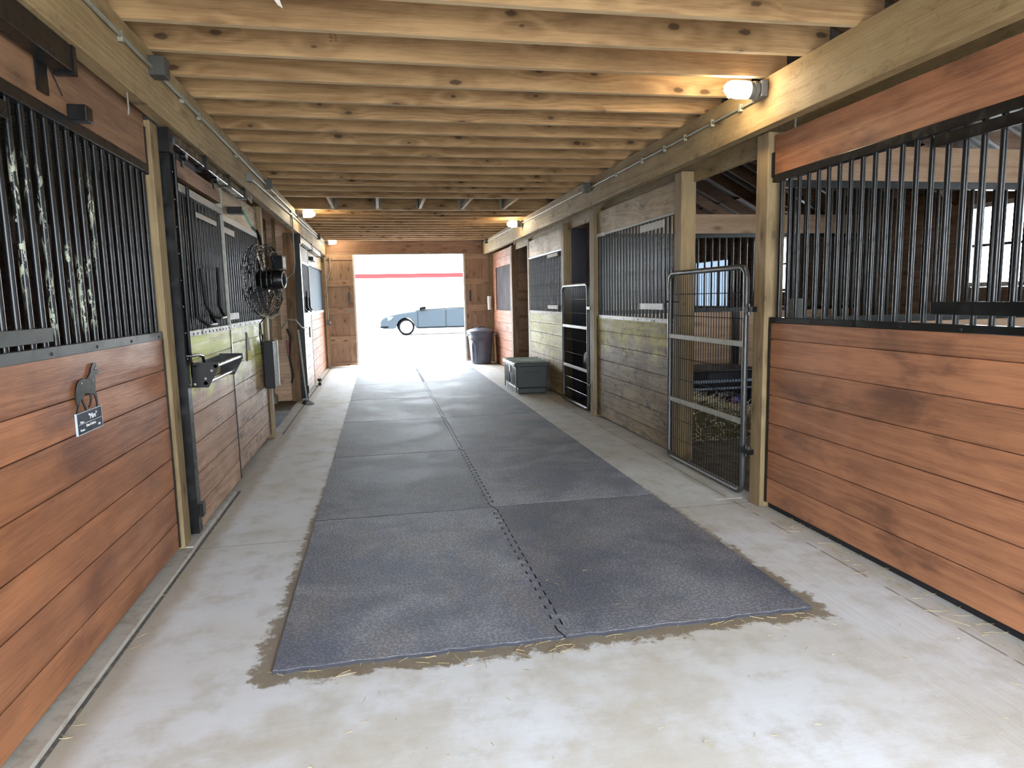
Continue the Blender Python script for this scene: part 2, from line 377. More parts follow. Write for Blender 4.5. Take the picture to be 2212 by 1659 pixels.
def planks(X0, X1, y0, y1, zs, mb=None, horiz=True):
    """boards lying one over another between the heights zs, with open V joints on a solid core"""
    mb = mb or MB(); xm = (X0+X1)/2
    mb.box(xm-.006, xm+.006, y0+.004, y1-.004, zs[0]+.004, zs[-1]-.004)
    for a, b in zip(zs, zs[1:]): mb.box(X0, X1, y0, y1, a+.003, b-.003)
    return mb
def bars(parent, pts, z0, z1, r, mat, matfn=None):
    """one round upright bar per (x, y); copies share a mesh centred on its own middle"""
    o0 = Vector(WORLD[parent.name]); zc = (z0+z1)/2; cache = {}
    for i, (x, y) in enumerate(pts):
        m = matfn(i, x, y) if matfn else mat
        if m.name not in cache:
            ob = MB().cyl((0, 0, z0-zc), (0, 0, z1-zc), r, 10).build('bar', m, None, smooth=True); cache[m.name] = ob
        else:
            ob = cache[m.name].copy(); COL.objects.link(ob)
        ob.parent = parent; ob.location = Vector((x, y, zc))-o0
def frange(a, b, step):
    n = max(1, round((b-a)/step)); return [a+(b-a)*i/n for i in range(n+1)]
def screws(parent, pts, d, r=.008, mat=None):
    mb = MB(); d = Vector(d)
    for p in pts: mb.lathe([(r, 0), (r*.8, .003), (r*.2, .004)], p, d, 8)
    return mb.build('screw_heads', mat or DARKGAP, parent)

# ------------------------------------------------------------------ setting
YF, YB = -1.6, 16.3          # front and back end of the barn
XL, XR = -5.2, 6.5          # outer walls
AL, AR = -1.25, 2.62        # aisle faces of the stall rows
struct('floor', B(-1.30, 2.70, -1.9, YB+.1, -.12, 0), CONC)
mb = MB(); mb.box(XL, -1.30, YF, YB, -.12, .0); mb.box(2.70, XR, YF, YB, -.12, .0)
struct('floor_stalls', mb, SFLOOR)
mb = MB()
mb.prism([(-60, -40, -.14), (60, -40, -.14), (60, -1.9, -.03), (-60, -1.9, -.03)], (0, 0, -.2))
struct('ground_front', mb, GRAVEL)
mb = MB()
v = [(-60, YB+.1, -.03), (60, YB+.1, -.03), (60, 25, .17), (60, 70, .25), (-60, 70, .25), (-60, 25, .17)]
bm = mb.b; vs = [bm.verts.new(p) for p in v]; bm.faces.new((vs[0], vs[1], vs[2], vs[5])); bm.faces.new((vs[5], vs[2], vs[3], vs[4]))
struct('ground_back', mb, GRAVEL)
struct('ceiling', B(-1.32, 2.76, YF, YB, 3.10, 3.13), W_DECK)
def gap_wall(x0, x1, wins, z1, y0=YF, y1=YB):
    mb = MB(); ys = [y0]
    zs = frange(0, z1, .2)
    c = y0
    for (a, b, za, zb) in sorted(wins):
        planks(x0, x1, c, a, zs, mb); 
        planks(x0, x1, a, b, [z for z in zs if z < za-.02]+[za], mb); planks(x0, x1, a, b, [zb]+[z for z in zs if z > zb+.02], mb); c = b
    planks(x0, x1, c, y1, zs, mb); return mb
WINS = [(5.80, 6.52, 1.52, 2.42), (9.78, 10.60, 1.52, 2.42), (11.75, 13.35, 1.22, 2.2)]
struct('wall_right', gap_wall(XR, XR+.06, WINS+[(-.6, .2, 1.52, 2.42), (1.9, 2.7, 1.52, 2.42), (4.55, 5.2, 1.52, 2.42)], 2.72), W_INNERY)  # last three openings are unseen, added to let daylight into the stalls
struct('wall_left', gap_wall(XL-.06, XL, [], 2.86), W_INNERY)
mb = MB(); zt = 2.62
for (a, b) in ((XL, -.7), (2.15, XR)): mb.box(a, b, YF-.06, YF, 0, zt)  # unseen front wall, opening narrowed to hold back daylight behind the camera
mb.prism([(XL-.3, YF-.06, zt), (XR+.3, YF-.06, zt), (.65, YF-.06, 5.75)], (0, .06, 0))
struct('wall_front', mb, W_INNER)
mb = MB()
for (a, b) in ((XL, -.75), (2.25, XR)): mb.box(a, b, YB, YB+.06, 0, zt)
mb.prism([(XL-.3, YB, zt), (XR+.3, YB, zt), (.65, YB, 5.75)], (0, .06, 0))
struct('wall_back', mb, W_INNER)
mb = MB()
mb.prism([(6.9, YF-.4, 2.44), (.65, YF-.4, 5.75), (.65, YB+.4, 5.75), (6.9, YB+.4, 2.44)], (0, 0, .03))
mb.prism([(XL-.4, YF-.4, 2.65), (.65, YF-.4, 5.75), (.65, YB+.4, 5.75), (XL-.4, YB+.4, 2.65)], (0, 0, .03))
struct('ceiling_roof', mb, RTIN)
# windows in the outer right wall
for i, (a, b, za, zb) in enumerate(WINS):
    w = thing('window_%d' % (i+1), None, None, (XR, a, za), kind='structure')
    mb = MB(); t = .05
    mb.box(XR-.03, XR+.07, a, a+t, za, zb); mb.box(XR-.03, XR+.07, b-t, b, za, zb); mb.box(XR-.03, XR+.07, a, b, za, za+t); mb.box(XR-.03, XR+.07, a, b, zb-t, zb)
    mb.build('window_frame', TRIMW if i == 0 else W_INNERY, w)
    if i < 2:
        B(XR, XR+.05, a+t, b-t, (za+zb)/2-.015, (za+zb)/2+.015).build('glazing_bar', BLACK, w)
    gm = G('window_glass'); tr = gm.n('ShaderNodeBsdfTransparent', {'Color': (.148, .166, .186, 1) if i == 2 else (1, 1, 1, 1)}); gs = gm.n('ShaderNodeBsdfGlossy', {'Roughness': .02}); gl = gm.n('ShaderNodeMixShader', {0: .06}); gm.t.links.new(tr.outputs[0], gl.inputs[1]); gm.t.links.new(gs.outputs[0], gl.inputs[2]); gm.t.links.new(gl.outputs[0], gm.t.nodes['Material Output'].inputs[0])
    B(XR+.02, XR+.024, a+t, b-t, za+t, zb-t).build('pane', gm.m, w)
# rafters above the right-hand stalls
for k, y in enumerate(frange(4.9, 12.1, .6)):
    mb = MB(); mb.prism([(6.55, y, 2.60-.0), (2.8, y, 2.60+.53*3.75), (2.8, y, 2.42+.53*3.75), (6.55, y, 2.42)], (0, .04, 0))
    tag(mb.build('roof_rafter', W_ROOF), '%s sloping rafter under the tin roof above the mesh gates, counted from the camera' % ORD[k], 'rafter', 'rafters over the right stalls')
for k in range(4):
    x = 3.2+k*.85
    tag(B(x, x+.09, 4.4, 14, 2.60+.53*(6.55-x)-.005, 2.60+.53*(6.55-x)+.035).build('roof_purlin', W_ROOF), '%s purlin from the aisle, lying on the rafters under the tin' % ORD[k], 'purlin', 'purlins over the right stalls')

# ceiling beams, joists
def seg_box(mb, x0, x1, y0, y1, z0, z1, sag, n=10):
    bm = mb.b; R = []
    for i in range(n+1):
        t = i/n; x = x0+(x1-x0)*t; d = sag*(1-(2*t-1)**2)
        R.append([bm.verts.new((x, y, z-d)) for (y, z) in ((y0, z0), (y1, z0), (y1, z1), (y0, z1))])
    for A, C in zip(R, R[1:]):
        for k in range(4): bm.faces.new((A[k], A[(k+1) % 4], C[(k+1) % 4], C[k]))
    bm.faces.new(R[0][::-1]); bm.faces.new(R[-1])
ZJ = 2.86
jy = [2.02, 2.44, 2.86, 3.27, 3.69, 4.11, 4.53, 4.94, 5.35, 5.76, 6.18, 6.60, 7.03, 7.46, 7.88, 8.30, 8.73, 9.25, 10.44] + [10.92+.42*i for i in range(12)]
vis = 0
for i, y in enumerate(jy):
    wdt = .04 if y not in (9.25, 10.44) else .07
    mb = MB(); seg_box(mb, -1.32+random.uniform(0, .01), 2.62-random.uniform(0, .01), y-wdt, y, ZJ+random.uniform(-.004, .003), 3.098, .012)
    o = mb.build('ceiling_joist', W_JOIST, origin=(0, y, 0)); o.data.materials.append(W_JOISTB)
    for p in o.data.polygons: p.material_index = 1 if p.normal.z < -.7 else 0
    if y == 9.25: lb = 'doubled joist spanning the aisle at the camera side of the short blocking pieces'
    elif y == 10.44: lb = 'doubled joist spanning the aisle at the far side of the short blocking pieces'
    elif y < 9: lb = 'rough brown timber joist across the aisle, %s from the camera' % ORD[i]
    else: lb = 'rough brown joist across the aisle, %s beyond the short blocking pieces' % ORD[i-19]
    tag(o, lb, 'joist', 'joists across the aisle')
    if abs(y-4.11) < .01:
        r = text_mesh('grade_stamp', 'S-DRY\nH FIR', .026, flat('stamp_ink', S(92, 58, 34), .9, 0, .1, 0), o, (onY(722, 118, y-.04).x, y-wdt-.0006, 2.975), (0, 0, 1), (-1, 0, 0), .0003)
for k, x in enumerate((-.60, .036, .66, 1.30, 1.93)):
    e = thing('joist_block', 'short timber block between the doubled joists, %s from the left wall' % ORD[k], 'blocking', (x, 9.25, ZJ), 'short blocks between doubled joists')
    B(x-.02, x+.02, 9.255, 10.368, ZJ, 3.09).build('block', W_STUB, e)
    mb = MB()
    for sx in (-1, 1): mb.box(x+sx*.021, x+sx*.026, 10.30, 10.368, ZJ+.01, 3.03); mb.box(x+sx*.022, x+sx*.065, 10.362, 10.369, ZJ+.01, 3.03)
    mb.box(x-.026, x+.026, 10.30, 10.368, ZJ-.004, ZJ-.001)
    mb.build('joist_hanger', GALV, e)
def beam(name, x0, x1, y0, y1, z0, z1, lb, m=None):
    return tag(B(x0, x1, y0, y1, z0, z1).build(name, m or W_BEAM, bevel=.004), lb, 'beam', 'beams along the aisle', 'thing')
beam('aisle_beam', -1.215, -1.14, YF, 16.2, 2.545, 2.858, 'long pale timber beam carrying the joists above the left stalls')
beam('aisle_beam', 2.47, 2.55, YF, 16.2, 2.555, 2.858, 'long pale timber beam carrying the joists above the right stalls')
beam('back_beam', 2.715, 2.755, YF, 13.55, 2.47, 2.76, 'darker beam showing behind the pale beam over the right stalls')
tag(B(-1.22, 2.72, 16.19, 16.295, 2.575, 2.93).build('end_header', W_HEAD, bevel=.004), 'wide brown timber header over the far open doorway', 'header', kind='thing')

# posts
def post(x0, x1, y0, y1, lb, z1=2.545, m=None, name='timber_post'):
    return tag(B(x0, x1, y0, y1, 0, z1).build(name, m or W_POST, bevel=.006), lb, 'post', 'timber posts along the aisle', 'thing')
post(-1.37, -1.228, 4.262, 4.40, 'timber post right of the plank front with the horse plaque')
post(-1.37, -1.22, 7.80, 7.93, 'timber post beside the hanging fan')
post(-1.37, -1.24, 10.68, 10.80, 'dark timber post at far side of the left tack alcove', m=W_DARKPOST)
post(-1.36, -1.22, 16.04, 16.18, 'timber post at far end of the left row by the light switch')
post(2.575, 2.712, 4.19, 4.33, 'timber post between near right plank front and large mesh gate', 2.56)
post(2.60, 2.74, 5.56, 5.70, 'timber post seen through the far edge of the large mesh gate', 2.56)
post(2.61, 2.75, 8.02, 8.20, 'timber post carrying the narrow mesh gate hinges', 2.56)
post(2.64, 2.76, 9.52, 9.66, 'timber post behind the free edge of the narrow mesh gate', 2.56)
post(2.66, 2.76, 11.92, 12.04, 'thin timber post at the near side of the far right doorway', 2.56)
post(2.64, 2.76, 13.40, 13.56, 'timber post at the far side of the far right doorway', 2.56, W_DARKPOST)

# ------------------------------------------------------------------ stall fronts
def stall(name, lb, cat, side, y0, y1, zs, rail, bar, board, m_pl, m_rail, m_board, X, pitch=.095, thick=.04, edge=True, y_bars=None, group='stall fronts of planks and bars', matfn=None, screen=None, screwp=.2):
    """plank front: side -1 left row, +1 right row; X is the face towards the aisle"""
    s = side; back = X+s*thick
    x0, x1 = min(X, back), max(X, back); xc = (x0+x1)/2
    e = thing(name, lb, cat, (xc, y0, zs[0]), group, 'thing')
    planks(x0, x1, y0+.008, y1-.008, zs).build('plank_panel', m_pl, e)
    xa, xb = min(X-s*.006, back+s*.004), max(X-s*.006, back+s*.004)
    B(xa, xb, y0, y1, rail[0], rail[1]).build('sill_rail', m_rail, e, bevel=.002)
    screws(e, [(X-s*.006, y, (rail[0]+rail[1])/2-.004) for y in frange(y0+.08, y1-.08, screwp)], (-s, 0, 0))
    if edge:
        for (a, b) in ((y0-.004, y0+.018), (y1-.018, y1+.004)): B(xa, xb, a, b, zs[0], rail[0]).build('edge_channel', BLACK, e)
    ya, yb = y_bars or (y0+.03, y1-.03)
    if screen:
        B(xc-.004, xc+.004, ya, yb, rail[1], bar[0]).build('mesh_screen', screen, e)
    else:
        bars(e, [(xc, y) for y in frange(ya, yb, pitch)], rail[1]-.02, bar[0]+.02, .0135, BLACK, matfn)
    B(xa, xb, y0, y1, bar[0], bar[1]).build('top_bar', BLACK if m_rail is not STEEL else m_rail, e, bevel=.002)
    if board: planks(x0, x1, y0+.004, y1-.004, board).build('top_board', m_board, e)
    return e, xc
Z6 = [.03, .207, .405, .605, .806, 1.005, 1.202, 1.30]
PL = lambda e, x0, x1, y0, y1, z0, z1, m, n='latch_plate': B(x0, x1, y0, y1, z0, z1).build(n, m, e, bevel=.002)

# L1: near left front
def l1mat(i, x, y): return PEEL if 2.45 < y < 3.5 else BLACK
e, xc = stall('stall_barrier', 'reddish brown plank and black bar stall front bearing the horse plaque', 'stall front', -1, -1.5, 4.235,
    [.05, .21, .42, .60, .79, .98, 1.13, 1.31], (1.308, 1.352), (2.245, 2.295), [2.295, 2.59], W_STAIN_L, flat('dark_sill_steel', S(64, 66, 66), .45), W_BOARD_L, -1.25, matfn=l1mat, screwp=.42)
PL(e, -1.252, -1.244, 1.9, 2.90, 1.372, 1.427, flat('dark_plate_steel', S(58, 60, 60), .5)); PL(e, -1.252, -1.244, 1.9, 2.74, 2.16, 2.22, BLACK)
mb = MB(); mb.box(-1.246, -1.236, 2.98, 3.06, 2.33, 2.50); mb.box(-1.246, -1.17, 2.98, 3.06, 2.47, 2.49); mb.build('roller_hanger', BLACK, e)
B(-1.25, -1.175, 3.24, 3.31, 2.285, 2.35).build('stop_block', BLACK, e, bevel=.004)
MB().tube([(-1.24, 3.08, 2.46), (-1.245, 3.2, 2.37)], .003, 6).build('stay_wire', DARKGAP, e)
B(-1.262, -1.246, 4.225, 4.245, 2.24, 2.50).build('board_end_strap', BLACK, e)
t = thing('door_track', 'black box track under the beam at the upper left corner, over the horse plaque front', 'track', (-1.2, 1.0, 2.47), 'sliding tracks')
B(-1.235, -1.165, -1.5, 3.12, 2.44, 2.545).build('box_rail', BLACK, t, bevel=.004)
MB().box(-1.24, -1.16, 3.12, 3.15, 2.43, 2.548).build('end_stop', BLACK, t)
MB().tube([(-1.17, 3.75, 2.545), (-1.168, 3.75, 2.47), (-1.172, 3.752, 2.44)], .004, 6).build('chain_hook', GALV, t)

# horse plaque
t = thing('horse_name_plaque', 'black horse silhouette plaque with a small name board below it', 'plaque', (-1.25, 3.1, .97))
hz = [(490,195),(545,195),(548,240),(560,290),(590,345),(590,395),(560,400),(535,375),(525,420),(530,520),(535,640),(530,690),(560,760),(570,830),(580,890),(580,975),(557,978),(560,930),(545,850),(520,780),(482,742),(475,760),(475,860),(462,940),(432,1000),(415,1000),(440,930),(450,860),(445,770),(440,748),(390,748),(345,735),(335,800),(320,860),(330,910),(365,980),(385,1045),(365,1052),(340,990),(300,910),(290,850),(265,880),(250,960),(230,1030),(215,1105),(195,1112),(205,1070),(220,990),(215,950),(190,930),(180,860),(180,680),(205,570),(225,540),(270,500),(310,480),(370,490),(400,450),(440,380),(450,300),(470,240)]
pts = [onX(140+a*.12057, 760+b*.12056, -1.246) for a, b in hz]
pts = [(-1.246, p.y, p.z) for p in pts]
MB().prism(pts, (.004, 0, 0)).build('horse_silhouette', BLACK, t)
mb = MB()
for (a, b) in ((295, 570), (502, 512), (548, 295)):
    p = onX(140+a*.12057, 760+b*.12056, -1.242); mb.lathe([(.006, 0), (.005, .002), (.001, .003)], (-1.242, p.y, p.z), (1, 0, 0), 8)
mb.build('screw_heads', CHROME, t)
cn = [onX(140+a*.12057, 760+b*.12056, -1.245) for a, b in ((190, 1135), (625, 975), (668, 1310), (235, 1500))]
y0, y1 = (cn[0].y+cn[3].y)/2, (cn[1].y+cn[2].y)/2; z1 = (cn[0].z+cn[1].z)/2; z0 = (cn[2].z+cn[3].z)/2
B(-1.248, -1.241, y0, y1, z0, z1).build('name_board', flat('slate_board', S(34, 42, 52), .5, 0, .4, .2, 30), t)
mb = MB(); w = .004
mb.box(-1.2485, -1.2405, y0-w, y1+w, z1, z1+w); mb.box(-1.2485, -1.2405, y0-w, y1+w, z0-w, z0); mb.box(-1.2485, -1.2405, y0-w, y0, z0, z1); mb.box(-1.2485, -1.2405, y1, y1+w, z0, z1)
mb.build('board_rim', flat('rim_grey', S(150, 160, 168), .5), t)
yc = (y0+y1)/2; hgt = z1-z0; wid = y1-y0
zr = z0+hgt*.48
B(-1.241, -1.2405, y0+.01, y1-.006, zr-.0015, zr).build('ruled_line', TEXTW, t)
text_mesh('name_lettering', '"Mire"', hgt*.38, TEXTW, t, (-1.2405, y0+wid*.62, z0+hgt*.70), (0, 1, 0), (0, 0, 1), .0006)
text_mesh('name_lettering', 'Name', hgt*.17, TEXTW, t, (-1.2405, y0+wid*.17, z0+hgt*.56), (0, 1, 0), (0, 0, 1), .0006)
text_mesh('name_lettering', 'Diana Knickett', hgt*.19, TEXTW, t, (-1.2405, y0+wid*.52, z0+hgt*.32), (0, 1, 0), (0, 0, 1), .0006)
text_mesh('name_lettering', 'Owner', hgt*.17, TEXTW, t, (-1.2405, y0+wid*.17, z0+hgt*.17), (0, 1, 0), (0, 0, 1), .0006)
text_mesh('name_lettering', '1991', hgt*.15, TEXTW, t, (-1.2405, y0+wid*.86, z0+hgt*.16), (0, 1, 0), (0, 0, 1), .0006)

# L2: sliding door with rack, and its jamb and track
t = thing('steel_jamb', 'black steel jamb channel beside the timber post by the horse plaque front', 'jamb', (-1.2, 4.45, .06), 'black steel jambs', 'thing')
mb = MB(); mb.box(-1.245, -1.185, 4.43, 4.445, .06, 2.40); mb.box(-1.20, -1.185, 4.445, 4.51, .06, 2.40)
mb.build('channel', BLACK, t); screws(t, [(-1.185, 4.48, z) for z in frange(.2, 2.3, .16)], (1, 0, 0), .005, GALV)
mb = MB(); mb.box(-1.248, -1.18, 4.418, 4.52, .15, .235); mb.box(-1.18, -1.155, 4.44, 4.50, .165, .25); mb.build('foot_bracket', BLACK, t)
mb = MB(); mb.box(-1.245, -1.17, 4.40, 4.48, 2.40, 2.54); mb.build('head_bracket', BLACK, t)
t = thing('door_track', 'long black box track hung under the left beam above the blanket rack door', 'track', (-1.19, 4.5, 2.46), 'sliding tracks')
mb = MB(); mb.box(-1.215, -1.155, 4.48, 6.72, 2.455, 2.515); mb.build('box_rail', flat('glossy_black_steel', S(40, 42, 46), .22, 0, .7, .1), t, bevel=.006)
for y in (5.2, 5.95, 6.6): B(-1.225, -1.145, y, y+.05, 2.45, 2.545).build('track_bracket', BLACK, t)
MB().tube([(-1.15, 6.72, 2.48), (-1.13, 6.78, 2.44), (-1.13, 6.80, 2.50)], .008, 6).build('end_hook', STEEL, t)
e, xc = stall('stall_barrier', 'sliding stall door with black blanket rack and pale green upper planks', 'stall front', -1, 4.53, 5.86,
    [.05, .21, .41, .61, .80, .985, 1.15, 1.30], (1.298, 1.338), (2.215, 2.265), [2.30, 2.41], W_BLEACH_L, STEEL, W_BOARD_L, -1.205, y_bars=(4.62, 5.80), screwp=.11)
B(-1.25, -1.199, 5.845, 5.868, 1.33, 2.42).build('side_stile', STEEL, e); B(-1.25, -1.199, 4.52, 4.545, 1.33, 2.42).build('side_stile', STEEL, e)
for y in (4.75, 5.6): B(-1.21, -1.195, y, y+.05, 2.38, 2.46).cyl((-1.195, y+.025, 2.45), (-1.17, y+.025, 2.45), .03, 14).build('roller_hanger', BLACK, e)
MB().tube([(-1.175, 4.50, 2.42), (-1.175, 4.50, 1.16), (-1.172, 4.515, 1.13), (-1.168, 4.56, 1.12), (-1.165, 4.64, 1.125)], .010, 8).build('latch_rod', BLACK, e, smooth=True)
MB().tube([(-1.185, 4.46, 1.19), (-1.16, 4.46, 1.19), (-1.15, 4.60, 1.185), (-1.145, 4.68, 1.17), (-1.145, 4.70, 1.13), (-1.145, 4.71, .98)], .010, 8).build('latch_hook', BLACK, e, smooth=True)
def U(y0, y1, z, drop, x, dx): return [(x, y0, z+.9), (x, y0, z+drop), (x+dx*.6, y0+.03, z+.02), (x+dx, y0+.06, z), (x+dx, y1-.06, z), (x+dx*.6, y1-.03, z+.02), (x, y1, z+drop)]
MB().tube(U(4.80, 5.16, 1.365, .06, -1.19, .05), .011, 8).build('yoke_bar', BLACK, e, smooth=True)
MB().tube([(-1.19, 5.0, 1.75), (-1.19, 5.05, 1.5), (-1.16, 5.10, 1.42), (-1.13, 5.16, 1.405), (-1.13, 5.36, 1.41), (-1.16, 5.42, 1.43), (-1.19, 5.45, 1.50), (-1.19, 5.47, 1.78)], .011, 8).build('yoke_bar', BLACK, e, smooth=True)
PL(e, -1.21, -1.20, 5.05, 5.62, 2.10, 2.135, STEEL)
# blanket rack on the door
t = thing('blanket_rack', 'black plate rack with two bright rods sticking out from sliding stall door', 'rack', (-1.2, 4.6, .965))
def plate(y): return [(-1.204, y, .975), (-1.204, y, 1.135), (-1.034, y, 1.132), (-1.034, y, 1.098), (-1.105, y, .972)]
for y in (4.60, 5.40): MB().prism(plate(y), (0, .008, 0)).build('end_plate', BLACK, t)
for (x, z) in ((-1.055, 1.108), (-1.12, 1.0)): MB().cyl((x, 4.6, z), (x, 5.41, z), .012, 12).build('rod', CHROME, t, smooth=True)
B(-1.203, -1.195, 4.6, 5.41, 1.04, 1.125).build('wall_plate', BLACK, t)
screws(t, [(-1.08, 4.60, 1.08), (-1.12, 4.60, 1.03), (-1.185, 4.60, .995)], (0, -1, 0), .009, STEEL)

# L3 fixed panel
e, xc = stall('stall_barrier', 'fixed scuffed plank front with hanging yellow tag, behind the cage fan', 'stall front', -1, 5.92, 7.79,
    [.05, .21, .41, .61, .80, .985, 1.17, 1.31], (1.298, 1.338), (2.20, 2.25), [2.25, 2.50], W_PALE_LS, STEEL, W_BOARD_PALE, -1.255, screwp=.25)
PL(e, -1.26, -1.245, 5.93, 6.45, 1.372, 1.428, flat('pale_plate', S(190, 190, 190), .4)); PL(e, -1.26, -1.245, 5.93, 6.5, 2.10, 2.15, STEEL)
B(-1.255, -1.13, 6.30, 6.39, 2.28, 2.34).build('stop_block', BLACK, e)
t = thing('paper_tag', 'small yellow paper tag on dark strap hanging on scuffed plank front', 'tag', (-1.25, 6.8, .965))
B(-1.252, -1.248, 6.74, 6.96, .965, 1.06).build('card', YELPAPER, t)
MB().prism([(-1.251, 6.76, 1.24), (-1.251, 6.80, 1.22), (-1.251, 6.90, 1.06), (-1.251, 6.78, 1.06), (-1.251, 6.72, .96), (-1.251, 6.70, .97), (-1.251, 6.72, 1.1)], (.004, 0, 0)).build('strap', DARKGAP, t)

# cage fan
FX, FY, FZ, FR = -1.0, 6.35, 1.71, .31
t = thing('cage_fan', 'black cage fan hung by green rope in front of the left stall bars', 'fan', (FX, FY, FZ-FR))
Rf = rot(0, 0, math.radians(-9)) 
def fp(ax, r, a): return Vector((FX, FY, FZ)) + Rf @ Vector((ax, r*math.cos(a), r*math.sin(a)))
for nm, sg in (('front_cage', -1), ('rear_cage', 1)):
    mb = MB()
    for r, ax in ((FR, .03), (FR*.98, .075), (FR*.8, .105), (FR*.55, .12), (FR*.3, .125)):
        mb.tube([fp(sg*ax, r, 2*PI*k/28) for k in range(28)], .004, 5, True)
    for k in range(36):
        a = 2*PI*k/36; mb.tube([fp(sg*.03, FR, a), fp(sg*.075, FR*.98, a), fp(sg*.105, FR*.8, a), fp(sg*.12, FR*.55, a), fp(sg*.125, FR*.2, a)], .0025, 4)
    mb.build(nm, BLACK, t)
mb = MB()
for k in range(3):
    a0 = 2*PI*k/3
    for th in range(1):
        prof = [(.05, -.3, -.02), (.28, -.5, -.045), (.30, .35, .03), (.05, .4, .02)]
        mb.prism([fp(ax, r, a0+da) for (r, da, ax) in prof], Rf @ Vector((.004, 0, 0)))
mb.build('blade', flat('fan_blade', S(40, 38, 42), .4), t)
mb = MB(); mb.lathe([(.06, -.06), (.085, -.03), (.09, .12), (.075, .18), (.03, .20)], Vector((FX, FY, FZ)), Rf @ Vector((1, 0, 0)), 20); mb.build('motor', BLACK, t, smooth=True)
mb = MB(); mb.lathe([(.075, .181), (.075, .184)], Vector((FX, FY, FZ)), Rf @ Vector((1, 0, 0)), 20); mb.build('motor_label', WHITE, t)
MB().lathe([(.028, .201), (.028, .204)], Vector((FX, FY, FZ)), Rf @ Vector((1, 0, 0)), 16).build('label_centre', BLACK, t)
c = Vector((FX, FY, FZ)) + Rf @ Vector((.14, .02, .15)); MB().obox(c, (.09, .12, .12), Rf).build('switch_box', BLACK, t)
MB().obox(c+Rf @ Vector((.046, 0, 0)), (.003, .07, .09), Rf).build('switch_label', WHITE, t)
mb = MB(); mb.tube([fp(0, FR, PI*.5), (FX, FY-.03, FZ+FR+.06), (FX-.02, FY-.06, FZ+FR+.12)], .009, 6); mb.tube([fp(.02, FR, PI*.6), (FX, FY-.1, FZ+FR+.02), (FX-.02, FY-.06, FZ+FR+.12)], .007, 6)
mb.build('hanging_loop', BLACK, t)
mb = MB(); mb.tube([fp(-.03, FR, -.2-PI*.5), fp(.05, FR+.03, -PI*.5), fp(.1, FR, -PI*.5+.3)], .007, 6); mb.build('stand_wire', STEEL, t)
MB().tube([(FX-.02, FY-.06, FZ+FR+.10), (-1.10, 6.55, 2.19), (-1.14, 6.36, 2.33)], .011, 6).build('rope', ROPE, t)
MB().tube([(FX+.06, FY+.15, FZ-.1), (-1.10, 7.1, 1.4), (-1.20, 7.2, 1.3), (-1.21, 7.23, 1.16), (-1.21, 7.33, 1.08), (-1.21, 7.42, 1.17), (-1.21, 7.22, 1.22), (-1.21, 7.28, 1.02), (-1.21, 7.40, 1.04), (-1.21, 7.30, 1.3)], .006, 6).build('power_cord', DARKGAP, t)

# tack alcove on the left (between the post by the fan and the far stall)
mb = planks(-3.2, -3.16, 7.95, 10.75, frange(0, 2.9, .2)); mb.box(-3.2, -1.37, 7.86, 7.90, 0, 2.9)
struct('wall_alcove_back', mb, W_INNERY)
mb = planks(0, .04, 0, 1.86, frange(0, 2.9, .2))
for vv in mb.b.verts: vv.co = Vector((-3.2+vv.co.y, 10.76+vv.co.x, vv.co.z))
struct('wall_alcove_side', mb, W_INNER)
for k, (x, w, z0, z1) in enumerate(((-1.66, .045, .85, 2.75), (-1.515, .03, .95, 2.75), (-2.1, .04, 0, 2.75))):
    tag(B(x, x+w, 10.66, 10.755, z0, z1).build('wall_stud', W_POST, bevel=.003), 'bare upright stud on the alcove wall, %s' % ('with grey cable clipped to it', 'thin one next to the dark timber post', 'deepest in the alcove')[k], 'stud', 'alcove studs')
tag(B(-1.60, -1.37, 10.60, 10.66, 1.9, 2.2).build('wall_board', W_DARKPOST), 'dark board across the studs high in the tack alcove', 'board')
tag(B(-1.72, -1.62, 10.56, 10.64, .12, 1.0).build('grey_downpipe', flat('downpipe_grey', S(92, 94, 96), .5)), 'grey upright duct standing low on the tack alcove wall', 'pipe')
tag(B(-1.76, -1.58, 10.50, 10.66, 0, .12).build('duct_foot_block', flat('block_grey', S(120, 112, 100), .8)), 'small pale block under the grey duct in tack alcove', 'block')
t = thing('rubber_board', 'tall narrow black rubber board with a pale edge fixed by the fan post', 'board', (-1.2, 7.5, .6))
B(-1.235, -1.13, 7.48, 7.78, .60, 1.10).build('panel', DARKGAP, t, bevel=.01); B(-1.135, -1.12, 7.775, 7.80, .60, 1.10).build('pale_edge', TRIMW, t)
tag(B(-1.9, -1.27, 7.98, 9.7, .0, .018).build('alcove_mat', RUB, origin=(0, 0, 0)), 'dark rubber mat on the tack alcove floor', 'mat')
mb = MB(); 
t = thing('shovel', 'long handled shovel leaning against black jamb by tack alcove', 'shovel', (-1.12, 10.45, 0))
MB().tube([(-1.13, 10.40, .05), (-1.22, 10.58, 1.10)], .016, 8).build('handle', STEEL, t, smooth=True)
MB().prism([(-1.17, 10.44, .06), (-1.13, 10.46, .05), (-1.02, 10.36, .006), (-1.02, 10.24, .004), (-1.12, 10.22, .006), (-1.20, 10.30, .01)], (0, 0, .006)).build('blade', DARKGAP, t)
t = thing('lead_rope', 'dark lead rope with a reddish clip hanging in tack alcove', 'rope', (-1.36, 10.6, .5))
MB().tube([(-1.38, 10.62, 1.12), (-1.34, 10.6, 1.0), (-1.37, 10.6, .7), (-1.33, 10.6, .4), (-1.36, 10.6, .3)], .014, 6).build('rope', DARKGAP, t)
MB().tube([(-1.385, 10.6, .95), (-1.38, 10.6, .72)], .018, 6).build('clip', flat('faded_red', S(150, 84, 88), .6), t)
